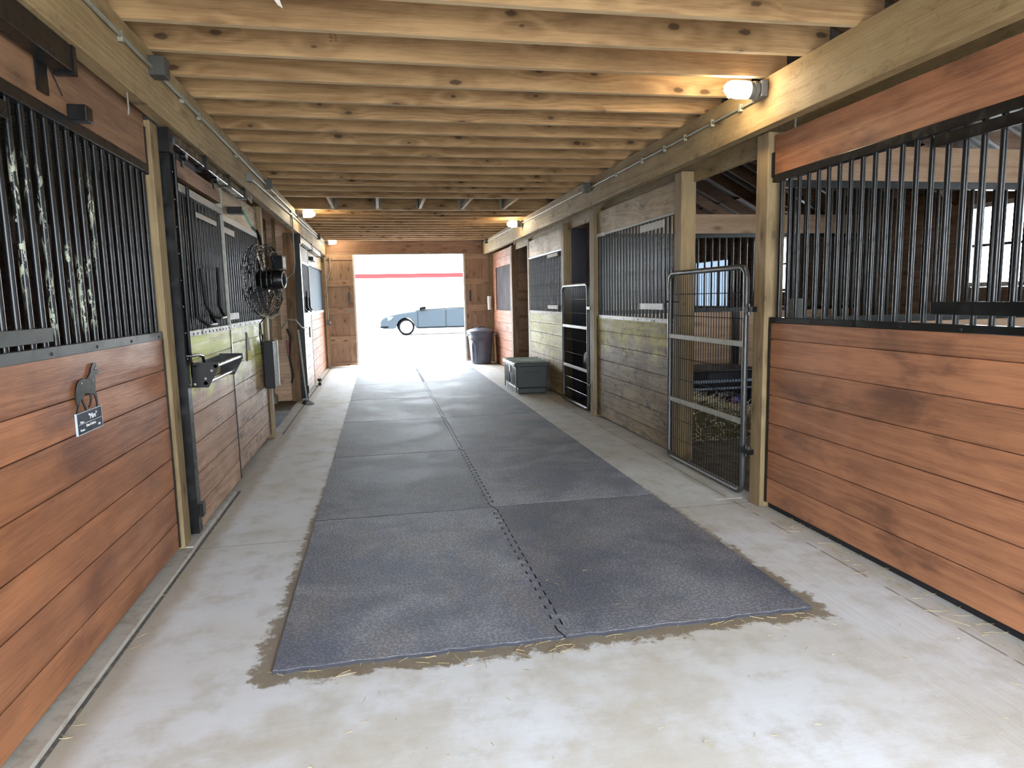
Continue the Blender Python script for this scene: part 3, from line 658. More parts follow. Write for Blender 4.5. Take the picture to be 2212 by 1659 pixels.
tag(MB().tube([(-1.45, 10.6, 1.12), (-1.36, 10.58, 1.26), (-1.24, 10.56, 1.25), (-1.17, 10.6, 1.14), (-1.14, 10.74, 1.11)], .012, 6).build('curved_hook', STEEL, smooth=True), 'curved pale steel hook at the mouth of tack alcove', 'hook')
tag(MB().tube([(-1.55, 10.64, 2.6), (-1.9, 10.6, 2.3), (-1.75, 10.6, 1.9), (-1.64, 10.62, 1.5), (-1.6, 10.62, 1.0)], .006, 6).build('grey_cable', CORDG), 'loose grey cable hanging down the tack alcove studs', 'cable')
mb = MB(); mb.tube([(-2.2, 9.9, 1.25), (-2.0, 9.9, 1.6), (-1.9, 9.9, 1.2), (-2.05, 9.9, .9), (-2.2, 9.9, 1.25)], .012, 6); mb.tube([(-2.1, 9.9, 1.6), (-1.95, 9.9, 1.3), (-1.85, 9.9, 1.0)], .01, 6)
tag(mb.build('hanging_bridle', DARKGAP), 'dark leather straps hanging inside tack alcove', 'bridle')

# L4 far sliding door + L5 fixed front
t = thing('steel_jamb', 'black steel jamb at the far side of tack alcove', 'jamb', (-1.2, 10.84, .02), 'black steel jambs', 'thing')
mb = MB(); mb.box(-1.25, -1.15, 10.83, 10.86, .02, 2.42); mb.box(-1.165, -1.15, 10.86, 10.95, .02, 2.42); mb.build('channel', BLACK, t); B(-1.25, -1.13, 10.82, 10.96, 2.40, 2.54).build('head_bracket', BLACK, t); B(-1.25, -1.135, 10.82, 10.97, .10, .22).build('foot_bracket', BLACK, t)
t = thing('door_track', 'short grey box track above the far left sliding stall door', 'track', (-1.19, 10.9, 2.46), 'sliding tracks')
B(-1.22, -1.14, 10.95, 14.6, 2.44, 2.52).build('box_rail', STEEL, t, bevel=.006)
B(-1.23, -1.13, 12.7, 12.76, 2.43, 2.545).build('track_bracket', BLACK, t); B(-1.23, -1.13, 14.55, 14.62, 2.43, 2.545).build('track_bracket', BLACK, t)
e, xc = stall('stall_barrier', 'far left sliding stall door with white upper board and pale planks', 'stall front', -1, 10.97, 12.55,
    [.05, .21, .41, .61, .80, .985, 1.17, 1.30], (1.295, 1.34), (2.14, 2.18), [2.18, 2.42], W_BLEACH_L, STEEL, TRIMW, -1.205, y_bars=(11.05, 12.5))
B(-1.25, -1.199, 12.53, 12.56, 1.33, 2.42).build('side_stile', BLACK, e); B(-1.25, -1.199, 10.96, 10.99, 1.33, 2.42).build('side_stile', BLACK, e)
for y in (11.3, 11.9): MB().tube([(-1.19, y, 1.7), (-1.19, y, 1.42), (-1.14, y+.04, 1.36), (-1.14, y+.34, 1.36), (-1.19, y+.38, 1.42), (-1.19, y+.38, 1.6)], .012, 6).build('yoke_bar', BLACK, e)
MB().tube([(-1.175, 11.0, 2.3), (-1.175, 11.0, 1.13), (-1.15, 11.1, 1.12), (-1.14, 11.5, 1.12), (-1.14, 11.5, .94)], .012, 6).build('latch_rod', BLACK, e)
e, xc = stall('stall_barrier', 'far left fixed front with grey mesh screen and pinkish planks', 'stall front', -1, 12.6, 16.02,
    [.03, .21, .41, .61, .80, .985, 1.17, 1.30], (1.29, 1.335), (2.19, 2.22), [2.22, 2.50], W_PINK, TRIMW, W_BOARD_PALE, -1.25, screen=GREYMESH)
B(-1.255, -1.16, 13.1, 13.6, 2.28, 2.35).build('stop_block', BLACK, e)
t = thing('floor_guide', 'small black roller guide on the floor below far left sliding door', 'guide', (-1.14, 12.6, 0)); MB().lathe([(.03, 0), (.03, .05), (.012, .05), (.012, .08), (.035, .085), (.035, .13)], (-1.13, 12.62, 0), (0, 0, 1), 12).build('roller', BLACK, t); B(-1.2, -1.1, 12.55, 12.69, 0, .012).build('base_plate', STEEL, t)
# concrete sill strip along the left row
struct('trim_left_sill', MB().box(-1.30, -1.178, YF, 4.26, 0, .028).box(-1.30, -1.185, 4.27, 5.55, 0, .035), flat('worn_concrete_sill', S(168, 164, 156), .8, 0, .3, .5, 10, S(120, 108, 90)))
struct('trim_left_joint', MB().box(-1.178, -1.164, YF, 5.6, 0, .006).box(-1.165, -1.15, 8.0, 16.0, 0, .006), flat('joint_filler', S(74, 74, 74), .8, 0, .2, .6, 30, S(130, 122, 106)))

# R1 near right front
e, xc = stall('stall_barrier', 'large brown plank and black bar stall front nearest on the right', 'stall front', 1, -1.5, 4.175,
    [.045, .22, .413, .61, .805, 1.0, 1.19, 1.302], (1.302, 1.338), (2.228, 2.275), [2.275, 2.53], W_STAIN_R, BLACK, W_STAIN_R, 2.61, y_bars=(-1.4, 4.11), screwp=.36)
PL(e, 2.596, 2.612, 1.9, 2.80, 1.383, 1.443, BLACK); PL(e, 2.596, 2.612, 1.9, 2.83, 2.165, 2.218, BLACK)
B(2.598, 2.61, 4.165, 4.185, 2.26, 2.42).build('board_end_strap', BLACK, e)
MB().cyl((2.66, 4.03, 2.52), (2.66, 4.03, 2.62), .010, 8).build('hanger_rod', GALV, e)
struct('baseboard_right', B(2.64, 2.70, -1.5, 4.18, 0, .05), DARKGAP)
t = thing('wall_conduit', 'pale upright conduit with grey box behind the near right bars', 'conduit', (2.80, 4.16, 1.3)); MB().cyl((2.80, 4.17, 1.45), (2.80, 4.17, 2.45), .012, 10).build('pipe', GALV, t, smooth=True); B(2.77, 2.85, 4.14, 4.2, 1.32, 1.46).build('outlet_box', GBOX, t)

# mesh gates
def gate(lb, X, y0, y1, z0, z1, rails, hinge_y, dens=.042):
    t = thing('mesh_gate', lb, 'gate', (X, y0, z0), 'mesh gates on the right', 'thing')
    c = .075; r = .021
    def arc(cy, cz, a0): return [(X, cy+c*math.cos(math.radians(a0+d)), cz+c*math.sin(math.radians(a0+d))) for d in (0, 22, 45, 67, 90)]
    loop = arc(y1-c, z1-c, 0)+arc(y0+c, z1-c, 90)+arc(y0+c, z0+c, 180)+arc(y1-c, z0+c, 270)
    MB().tube(loop, r, 10, True).build('frame', STEELG, t, smooth=True)
    for z in rails: B(X-.016, X+.016, y0+.01, y1-.01, z-.02, z+.02).build('cross_rail', STEELR, t, bevel=.004)
    mb = MB()
    for y in frange(y0+.03, y1-.03, dens): mb.tube([(X+.012, y, z0+.01), (X+.012, y, z1-.01)], .0032, 4)
    zz = sorted(list(rails)+[z0, z1])
    for a, b in zip(zz, zz[1:]):
        for k in (1, 2): mb.tube([(X+.008, y0+.01, a+(b-a)*k/3), (X+.008, y1-.01, a+(b-a)*k/3)], .0032, 4)
    mb.build('wire_mesh', BLACK, t)
    for z in (z0+.33, z1-.30):
        mb = MB(); s = 1 if hinge_y > (y0+y1)/2 else -1; ye = y1 if s > 0 else y0
        mb.box(X-.02, X+.035, min(ye, hinge_y), max(ye, hinge_y), z-.018, z+.018); mb.cyl((X-.012, (ye+hinge_y)/2, z-.04), (X-.012, (ye+hinge_y)/2, z+.04), .012, 8)
        mb.build('hinge', BLACK, t)
    return t
STEELG = flat('worn_gate_steel', S(44, 45, 46), .36, .0, .5, .2, 22, S(110, 108, 98))
STEELR = flat('dusty_lamplit_gate_rail', S(112, 110, 98), .45, .0, .5, .4, 22, S(170, 166, 148))  # paler than the frame: dust and lamp reflection put into the rail colour
t = gate('large mesh gate with rounded corners, nearest on the right', 2.56, 4.40, 5.68, .045, 1.69, (.575, 1.14), 4.28)
MB().tube([(2.56, 5.68, 1.44), (2.60, 5.60, 1.44), (2.64, 5.56, 1.42)], .006, 6).tube([(2.54, 5.70, 1.44), (2.53, 5.73, 1.45)], .008, 6).build('latch_chain', DARKGAP, t)
gate('narrow mesh gate with pale rails standing farther down on the right', 2.62, 8.30, 9.50, .045, 1.66, (.54, 1.10), 8.18)
tag(B(2.36, 2.58, 4.42, 5.55, 0, .0025).build('threshold_slab', CONC), 'pale concrete threshold under the large mesh gate', 'threshold', kind='thing')
tag(B(2.42, 2.62, 8.25, 9.5, 0, .0025).build('threshold_slab', CONC), 'pale concrete threshold under the narrow mesh gate', 'threshold', kind='thing')

# R2, R3 fixed fronts
e, xc = stall('stall_barrier', 'weathered plank and bar front between the two mesh gates', 'stall front', 1, 5.72, 8.02,
    [.03, .17, .365, .555, .735, .925, 1.09, 1.245], (1.238, 1.28), (2.225, 2.25), [2.25, 2.515], W_BLEACH_R, STEEL, W_BOARD_PALE, 2.65, screwp=.45)
PL(e, 2.62, 2.634, 5.98, 6.56, 1.365, 1.425, STEEL); PL(e, 2.62, 2.634, 5.98, 6.56, 2.13, 2.20, STEEL)
PL(e, 2.632, 2.66, 7.75, 8.02, 2.22, 2.256, TRIMW)
e, xc = stall('stall_barrier', 'yellowish weathered plank and bar front behind the green storage box', 'stall front', 1, 9.70, 11.90,
    [.03, .17, .365, .555, .735, .925, 1.09, 1.25], (1.245, 1.285), (2.19, 2.215), [2.215, 2.50], W_PALE_RF, TRIMW, W_BOARD_PALE, 2.665, screwp=.3)
PL(e, 2.63, 2.645, 9.86, 10.45, 1.33, 1.385, TRIMW); PL(e, 2.63, 2.645, 9.86, 10.45, 2.12, 2.17, TRIMW)
# R4 end wall panel with blackboard
t = thing('plank_end_panel', 'reddish plank wall panel with a dark board, right of the far door', 'wall panel', (2.69, 13.6, 0), kind='thing')
planks(2.68, 2.72, 13.58, 15.95, [.02, .21, .41, .61, .80, .985, 1.25]).build('lower_planks', W_PINK, t); planks(2.68, 2.72, 13.58, 15.95, [2.21, 2.40, 2.56]).build('upper_planks', W_PINK, t)
B(2.68, 2.72, 13.58, 13.80, 1.25, 2.21).box(2.68, 2.72, 15.55, 15.95, 1.25, 2.21).build('side_board', W_PINK, t)
B(2.70, 2.71, 13.78, 15.57, 1.25, 2.21).build('dark_board', W_PLY, t)
screws(t, [(2.68, 15.88, z) for z in frange(.3, 2.4, .18)], (-1, 0, 0), .012, STEEL)
tag(B(2.60, 2.68, 15.96, 16.1, 0, 2.56).build('corner_trim_post', W_POST, bevel=.004), 'narrow corner post between far door and reddish panel', 'post', kind='thing')

# partitions inside the right stalls
def partition(lb, Y, x0, x1, zs, group='partitions between right stalls', dark=True, posts=()):
    e = thing('stall_divider', lb, 'stall divider', ((x0+x1)/2, Y, 0), group, 'thing')
    mb = planks(Y, Y+.04, x0, x1, zs)
    for v in mb.b.verts: v.co = Vector((v.co.y, v.co.x, v.co.z))
    mb.build('plank_panel', W_INNER, e)
    B(x0, x1, Y-.006, Y+.046, zs[-1], zs[-1]+.05).build('sill_rail', BLACK, e); B(x0, x1, Y-.006, Y+.046, 2.24, 2.29).build('top_bar', BLACK, e)
    bars(e, [(x, Y+.02) for x in frange(x0+.06, x1-.06, .1)], zs[-1]+.03, 2.26, .0135, BLACK)
    mb = planks(Y, Y+.04, x0, x1, [2.29, 2.54])
    for v in mb.b.verts: v.co = Vector((v.co.y, v.co.x, v.co.z))
    mb.build('top_board', W_INNER, e)
    for x in posts: B(x-.045, x+.045, Y-.03, Y-.008, .0, zs[-1]).build('steel_upright', BLACK, e)
    return e
partition('plank and bar divider right behind the near right stall bars', 4.42, 2.78, 6.48, frange(.03, 1.27, .2))
partition('plank and bar divider with black upright seen through large mesh gate', 8.30, 2.78, 6.48, [.03, .45, .86, 1.27], posts=(4.68,))
struct('wall_partition_far', B(2.78, 6.48, 9.68, 9.72, 0, 1.27).box(2.70, 3.02, 9.60, 9.64, 0, 2.5), flat('dark_painted_boards', S(44, 44, 54), .6))
struct('wall_doorway_back', MB().box(4.2, 4.24, 9.74, 13.6, 0, 1.2).box(2.76, 4.24, 13.58, 13.62, 0, 2.6), W_INNERY)
struct('wall_doorway_side', planks(3.3, 3.34, 12.1, 13.56, frange(0, 2.5, .2)), W_INNERY)

# things seen through the large gate
t = thing('black_utility_cart', 'black plastic cart with white lettering behind the hay by large mesh gate', 'cart', (3.95, 7.3, .1))
mb = MB()
mb.box(3.42, 4.5, 7.22, 8.1, .50, .60); mb.box(3.42, 4.5, 7.19, 7.24, .60, .62); mb.build('tub_rim', BLACKP, t, bevel=.012)
B(3.42, 4.5, 7.16, 7.22, .475, .505).build('rim_edge', flat('pale_rim_plastic', S(120, 136, 158), .35), t, bevel=.008)
mb = MB(); mb.prism([(3.46, 7.24, .48), (4.46, 7.24, .48), (4.40, 7.30, .16), (3.52, 7.30, .16)], (0, .74, 0)); mb.build('tub', BLACKP, t)
B(3.44, 4.48, 7.18, 7.24, .39, .412).build('lower_ridge', flat('pale_rim_plastic2', S(120, 136, 158), .35), t, bevel=.006)
B(3.62, 3.72, 7.17, 7.2, .52, .60).build('clip', BLACK, t)
for x in (3.6, 4.3): MB().lathe([(.09, -.03), (.1, -.02), (.1, .02), (.09, .03)], (x, 7.6, .1), (1, 0, 0), 20).build('wheel', TYRE, t)
pa, pb = onY(1545, 858, 7.215), onY(1583, 852, 7.215)
text_mesh('lettering', 'BRUTE', .062, TEXTW, t, ((pa.x+pb.x)/2, 7.175, .335), (1, 0, .02), (0, 0, 1), .001)
B(4.03, 4.21, 7.205, 7.212, .225, .30).build('sticker', FLAGB, t)
mb = MB()
for k in range(4): mb.box(4.035, 4.105, 7.202, 7.206, .230+.018*k, .238+.018*k)
mb.build('flag_stripe', flat('stripe_red', S(214, 110, 110), .5), t)
text_mesh('lettering', 'USA', .062, TEXTW, t, (4.16, 7.202, .262), (1, 0, 0), (0, 0, 1), .001)
def strands(mb, cfn, n, L, r=.0022, zbias=0):
    for _ in range(n):
        p = Vector(cfn()); a = random.uniform(0, 2*PI); el = random.uniform(-.6, .7); l = L*random.uniform(.5, 1.3)
        d = Vector((math.cos(a)*math.cos(el), math.sin(a)*math.cos(el), math.sin(el)+zbias)); q = p+d*l*.5+Vector((random.uniform(-.02, .02),)*3); s2 = q+d*l*.5+Vector((0, 0, -random.uniform(0, .04)))
        mb.tube([p, q, s2], r, 3)
mb = MB(); bm = mb.b
# rounded heap body and loose stems
def heap_z(x, y):
    t = (x-3.0)/1.15; u = (y-6.35)/.7
    return max(0.0, (.46-.30*max(0, t))*max(0, 1-(2*u-1)**4)*(1-max(0, -t*4)) * (1 if t < 1 else max(0, 1-(t-1)*4)))
gx, gy = 22, 12; grid = [[bm.verts.new((2.92+1.35*i/gx, 6.32+.76*j/gy, max(.004, heap_z(2.92+1.35*i/gx, 6.32+.76*j/gy)+random.uniform(-.02, .02)))) for j in range(gy+1)] for i in range(gx+1)]
for i in range(gx):
    for j in range(gy): bm.faces.new((grid[i][j], grid[i+1][j], grid[i+1][j+1], grid[i][j+1]))
t = thing('hay_heap', 'loose hay heap on the ground behind the large mesh gate', 'hay', (3.6, 6.7, 0), kind='stuff')
mb.build('packed_hay', HAYD, t)
mb = MB()
def hp():
    x = random.uniform(2.95, 4.2); y = random.uniform(6.3, 6.95); return (x, y, heap_z(x, y)*random.uniform(.2, 1.0) if y < 6.45 else heap_z(x, y))
strands(mb, hp, 1500, .15, .0030)
mb.build('loose_stems', HAYM, t)
# machine behind the narrow gate
t = thing('wheeled_machine', 'dark tubular machine with red cap behind the narrow mesh gate', 'machine', (3.1, 8.95, 0))
mb = MB()
for y in (8.75, 9.2):
    mb.tube([(2.9, y, .12), (2.9, y, 1.0), (2.95, y, 1.06), (3.3, y, 1.06), (3.35, y, 1.0), (3.35, y, .12)], .016, 8)
mb.tube([(2.9, 8.75, 1.0), (2.9, 9.2, 1.0)], .016, 8); mb.tube([(2.9, 8.75, .15), (2.9, 9.2, .15)], .016, 8); mb.tube([(2.9, 8.75, .32), (2.88, 9.2, .2)], .03, 8); mb.build('tube_frame', BLACK, t, smooth=True)
B(2.93, 3.3, 8.78, 9.18, .42, .74).build('engine_block', flat('engine_dark', S(44, 44, 50), .35, .4, .5, .6, 40, S(120, 120, 124)), t, bevel=.02)
MB().lathe([(.1, 0), (.14, .02), (.14, .14), (.1, .16)], (2.93, 8.95, .6), (-1, 0, 0), 20).build('recoil_cover', BLACK, t, smooth=True)
MB().lathe([(.14, 0), (.16, .03), (.16, .12), (.05, .16)], (3.1, 9.0, .74), (0, 0, 1), 16).build('tank', BLACK, t, smooth=True)
MB().lathe([(.03, 0), (.035, .01), (.035, .05), (.01, .055)], (2.92, 8.86, .90), (-1, 0, 0), 14).build('cap', RED, t)
for y in (8.74, 9.21): MB().lathe([(.09, -.025), (.11, -.02), (.11, .02), (.09, .025)], (3.3, y, .11), (0, 1, 0), 20).build('wheel', TYRE, t)
MB().tube([(2.89, 8.7, .7), (2.86, 8.85, .5), (2.87, 9.0, .45), (2.86, 9.1, .62), (2.88, 9.15, .8)], .01, 6).build('hose', flat('hose_grey', S(110, 112, 120), .4), t)
B(2.885, 2.9, 8.70, 8.74, .36, .52).build('blue_label', flat('pale_blue', S(170, 196, 236), .5), t)
# far doorway on the right
t = thing('blue_jacket', 'dark blue jacket hanging inside the far right doorway', 'jacket', (2.95, 12.35, 1.6))
mb = MB()
for i in range(1):
    prof = [(.10, 0), (.15, .1), (.16, .4), (.13, .75), (.05, .86)]
    mb.lathe(prof, (2.93, 12.45, 1.6), (0, 0, 1), 14, 1.0, .8)
mb.build('cloth', BLUE, t, smooth=True)
MB().tube([(2.86, 12.33, 1.7), (2.82, 12.32, 1.62), (2.84, 12.34, 1.55)], .03, 6).build('cuff', flat('cuff_dark', S(40, 44, 70), .8), t)
tag(B(2.70, 2.80, 12.05, 12.16, 1.50, 1.66).build('black_control_box', BLACKP, bevel=.006), 'small black box fixed high on the thin post of far right doorway', 'box')
tag(B(2.86, 2.98, 12.3, 12.5, .95, 1.22).build('black_bin', BLACKP, bevel=.01), 'black container hanging lower in the far right doorway', 'container')
for k, (dx, w, h) in enumerate(((0, .10, .95), (.07, .07, 1.0))):
    mb = MB(); mb.prism([(2.78+dx, 12.5, .02), (2.78+dx+w*.6, 12.5, .02), (2.84+dx+w*.6, 12.12, h), (2.84+dx, 12.12, h)], (0, .022, 0))
    tag(mb.build('leaning_board', W_POST), ('wider' if k == 0 else 'narrower')+' brown board leaning in the far right doorway', 'board', 'boards leaning in far right doorway')

# ------------------------------------------------------------------ rubber mats
def mat_outline(x0, x1, y0, y1, tooth_side):
    """outline with dovetail teeth on one long side (+1 right edge, -1 left edge)"""
    w = .004; pts = []
    P = .105; n = max(2, int((y1-y0-.10)/P)); s0 = y0+((y1-y0)-n*P)/2
    def teeth():
        r = []
        for k in range(n):
            a = s0+k*P
            r += [(-.018, a+.004), (-.018, a+P*.44), (.018, a+P*.40), (.018, a+P*.98)]
        return r
    if tooth_side > 0:
        e = [(x1-w+dx, y) for dx, y in teeth()]
        return [(x0, y0), (x1-w, y0)]+e+[(x1-w, y1), (x0, y1)]
    e = [(x0+w+dx, y) for dx, y in teeth()]
    return [(x1, y0), (x1, y1), (x0+w, y1)]+e[::-1]+[(x0+w, y0)]
def wob(pts): return pts
RW = 1.91
for col in (0, 1):
    ys = [MY0+RW*k for k in range(7)]; ys = [y for y in ys if y < (MYL if col == 0 else MYR)-.5]+[MYL if col == 0 else MYR]
    if col == 0: ys[0] = MY0
    for k, (a, b) in enumerate(zip(ys, ys[1:])):
        g2 = .006
        jit = .05 if col == 0 else 0.0
        aa = a+(g2+.001 if k else 0); bb = b-g2
        pts = mat_outline(MX0, MXC, aa, bb, 1) if col == 0 else mat_outline(MXC, MX1, aa, bb, -1)
        q = []
        for (xa, ya), (xb, yb) in zip(pts, pts[1:]+pts[:1]):
            q.append((xa, ya))
            if abs(ya-yb) < 1e-6 and abs(xa-xb) > .5:
                n = 22
                for i in range(1, n): xx = xa+(xb-xa)*i/n; q.append((xx, ya+.006*math.sin(xx*23+ya//RW*2)*math.sin(xx*9)+.004*math.sin(xx*61)))
        mb = MB(); mb.prism([(x, y, .0005) for x, y in q], (0, 0, .0185))
        o = mb.build('rubber_mat', RUB); o.data.materials.append(RUBSIDE)
        for p in o.data.polygons: p.material_index = 0 if abs(p.normal.z) > .5 else 1
        md = o.modifiers.new('edge', 'BEVEL'); md.width = .0015; md.segments = 1; md.limit_method = 'ANGLE'
        tag(o, 'black rubber floor mat, %s from the camera in the %s column' % (ORD[k], 'left' if col == 0 else 'right'), 'mat', 'rubber mats down the aisle', 'thing')
# straw litter
mb = MB()
def sp1():
    t = random.random(); return (MX0+(MX1-MX0)*t, MY0-random.uniform(.005, .07), .004)
def litter(cfn, n, L):
    for _ in range(n):
        p = Vector(cfn()); a = random.uniform(0, 2*PI); l = L*random.uniform(.3, 1.2); mid = p+Vector((math.cos(a)*l*.5, math.sin(a)*l*.5, .002)); a += random.uniform(-.5, .5)
        mb.tube([p, mid, mid+Vector((math.cos(a)*l*.5, math.sin(a)*l*.5, .001))], .0013, 3)
litter(sp1, 60, .08)
litter(lambda: (2.56+random.uniform(-.06, .06), random.uniform(2.2, 3.9), .006), 70, .10)
litter(lambda: (random.uniform(-.4, 1.9), random.uniform(2.8, 5.0), .021), 16, .035)
litter(lambda: (-1.14+random.uniform(-.03, .03), random.uniform(2.4, 6.5), .007), 40, .07)
litter(lambda: (random.uniform(-.3, 2.4), random.uniform(1.6, 2.6), .004), 60, .03)
tag(mb.build('straw_bits', STRAW), 'scattered straw bits along the mat edge and the stall fronts', 'straw', kind='stuff')

# ------------------------------------------------------------------ lamps, conduit, boxes
def lamp(x, y, z, sgn, lb):
    t = thing('cage_lamp', lb, 'lamp', (x, y, z), 'caged lamps on the beams')
    A = Vector((sgn, 0, 0)); c = Vector((x, y, z))
    B(min(x, x+sgn*.045), max(x, x+sgn*.045), y-.06, y+.06, z-.05, z+.05).build('junction_box', GBOX, t, bevel=.006)
    MB().lathe([(.045, .045), (.055, .05), (.055, .075), (.05, .078), (.05, .088), (.053, .09), (.053, .105)], c, A, 20).build('collar', GBOX, t, smooth=True)
    MB().lathe([(.044, .106), (.046, .13), (.046, .20), (.040, .235), (.025, .256), (.004, .263)], c, A, 20).build('glass_globe', LAMPGLOW, t, smooth=True)
    mb = MB()
    for k in range(4):
        a = PI*k/2+.0; d = Vector((0, math.cos(a), math.sin(a)))
        mb.tube([c+A*.10+d*.056, c+A*.20+d*.056, c+A*.245+d*.045, c+A*.272+d*.02, c+A*.276], .003, 5)
    mb.tube([c+A*.225+Vector((0, math.cos(2*PI*k/16), math.sin(2*PI*k/16)))*.053 for k in range(16)], .003, 5, True)
    mb.build('wire_cage', GALV, t)
lamp(2.47, 4.10, 2.785, -1, 'lit caged lamp on the right beam nearest the camera')
lamp(-1.14, 10.50, 2.80, 1, 'lit caged lamp on the left beam near the blocking pieces')
lamp(2.47, 11.50, 2.765, -1, 'lit caged lamp on the right beam farther down')
lamp(-1.14, 15.65, 2.83, 1, 'lit caged lamp on the left at the far door corner')
def run(nm, lb, pts, r, mat=GALV, clips=()):
    t = thing(nm, lb, 'conduit', pts[0], 'conduits along the beams'); MB().tube(pts, r, 8).build('pipe', mat, t, smooth=True)
    for p in clips:
        MB().box(p[0]-.014, p[0]+.014, p[1]-.012, p[1]+.012, p[2]-.028, p[2]+.02).build('clip', GALV, t)
    return t
run('conduit_pipe', 'upper metal conduit along the left beam', [(-1.126, .8, 2.752), (-1.126, 10.45, 2.765)], .011, clips=[(-1.13, y, 2.756) for y in (3.6, 4.6, 5.0, 6.2, 8.4, 9.8)])
run('conduit_pipe', 'lower metal conduit along the far part of left beam', [(-1.126, 6.8, 2.665), (-1.126, 9.7, 2.70), (-1.126, 15.6, 2.79)], .010, clips=[(-1.13, y, 2.70) for y in (9.9,)])
run('conduit_pipe', 'metal conduit along the left beam beyond its second lamp', [(-1.126, 10.6, 2.765), (-1.126, 15.6, 2.84)], .010)
run('conduit_pipe', 'metal conduit along the right beam from its near lamp', [(2.456, 4.16, 2.745), (2.456, 7.70, 2.755), (2.456, 15.3, 2.80)], .010, clips=[(2.458, y, 2.75) for y in (4.35, 4.75, 5.2, 5.6, 6.1, 6.8)])
run('conduit_drop', 'pale conduit dropping from left beam and bending into tack alcove', [(-1.124, 9.85, 2.70), (-1.124, 9.85, 2.05), (-1.15, 9.9, 1.93), (-1.3, 10.15, 1.84), (-1.62, 10.6, 1.74)], .010, CORDG)
run('conduit_drop', 'pale conduit dropping to the light switch beside far left door', [(-1.17, 16.0, 2.80), (-1.17, 16.0, 2.0), (-1.165, 15.99, 1.85), (-1.16, 15.98, 1.08)], .016, CORDG)
run('conduit_drop', 'short bent pale conduit beside the light switch drop', [(-1.06, 16.02, 2.56), (-1.06, 16.02, 2.25), (-1.10, 16.01, 2.08), (-1.155, 16.0, 1.98)], .014, CORDG)
t = thing('light_switch', 'grey light switch box at the bottom of far left conduit', 'switch', (-1.15, 15.96, 1.0)); B(-1.20, -1.11, 15.93, 15.99, .98, 1.10).build('box', GBOX, t, bevel=.005); B(-1.125, -1.105, 15.92, 15.935, 1.02, 1.07).build('toggle', WHITE, t)
def jbox(lb, x, y, z, s, mat): tag(B(x-s*.45, x+s*.45, y-s*.5, y+s*.5, z-s*.5, z+s*.5).build('junction_box', mat, bevel=.004), lb, 'box', 'junction boxes on the beams')
jbox('large dark junction box on left beam above the horse plaque post', -1.105, 4.07, 2.765, .10, DBOX)
jbox('small grey square box on the left beam above the scuffed plank front', -1.13, 6.70, 2.65, .07, GBOX)
jbox('dark junction box on the left beam above the cage fan', -1.11, 7.75, 2.765, .09, DBOX)
jbox('dark junction box on the left beam toward the far door', -1.11, 13.9, 2.78, .10, DBOX)
jbox('dark junction box in the conduit on the right beam', 2.44, 7.75, 2.765, .10, DBOX)
jbox('dark junction box at far end of the right beam conduit', 2.44, 15.3, 2.80, .09, DBOX)
tag(MB().prism([(-.42, 3.245, 2.855), (-.38, 3.25, 2.85), (-.355, 3.25, 2.78), (-.375, 3.245, 2.79)], (0, .003, 0)).build('paper_scrap', TRIMW), 'tiny pale scrap hanging from a ceiling joist at upper left', 'scrap')

# ------------------------------------------------------------------ far doors
t = thing('door_track', 'long horizontal steel track for the far sliding doors', 'track', (.7, 16.17, 2.575), 'sliding tracks')
B(-1.18, 2.68, 16.13, 16.19, 2.578, 2.602).build('rail', STEEL, t, bevel=.004)
def fardoor(nm, x0, x1, inner):
    t = thing(nm, None, None, (x0, 16.14, 0), kind='structure')
    mb = MB(); n = 4
    for i in range(n): mb.box(x0+(x1-x0)*i/n+.002, x0+(x1-x0)*(i+1)/n-.002, 16.11, 16.135, .03, 2.592)
    mb.box(x0+.002, x1-.002, 16.118, 16.128, .035, 2.585); mb.build('plank_panel', W_DOOR, t)
    for (a, b) in ((.03, .10), (.565, .72), (1.225, 1.375), (1.865, 2.0), (2.46, 2.57)): B(x0+.004, x1-.004, 16.085, 16.11, a, b).build('batten', W_DOORX, t, bevel=.003)
    ex = x1 if inner > 0 else x0
    B(ex-.02, ex+.02, 16.08, 16.15, .02, 2.575).build('edge_trim', TRIMW, t)
    B(ex-inner*.13-.02, ex-inner*.13+.02, 16.07, 16.085, 1.46, 1.72).build('handle', BLACK, t)
    B(ex-inner*.14-.04, ex-inner*.02+.0, 16.068, 16.085, 1.285, 1.325).build('latch', STEEL, t) if inner > 0 else B(ex+.03, ex+.09, 16.068, 16.085, 1.285, 1.325).build('latch', STEEL, t)
fardoor('door_1', -1.17, -.545, 1)
fardoor('door_2', 2.015, 2.60, -1)

t = thing('white_dispenser', 'white plastic dispenser with cup hanging beside far right door', 'dispenser', (2.62, 15.9, 1.25))
MB().lathe([(.045, 0), (.045, .14), (.05, .15), (.05, .31), (.04, .32)], (2.575, 15.9, 1.25), (0, 0, 1), 18).build('body', WHITE, t, smooth=True); B(2.60, 2.62, 15.86, 15.97, 1.3, 1.5).build('bracket', GBOX, t)

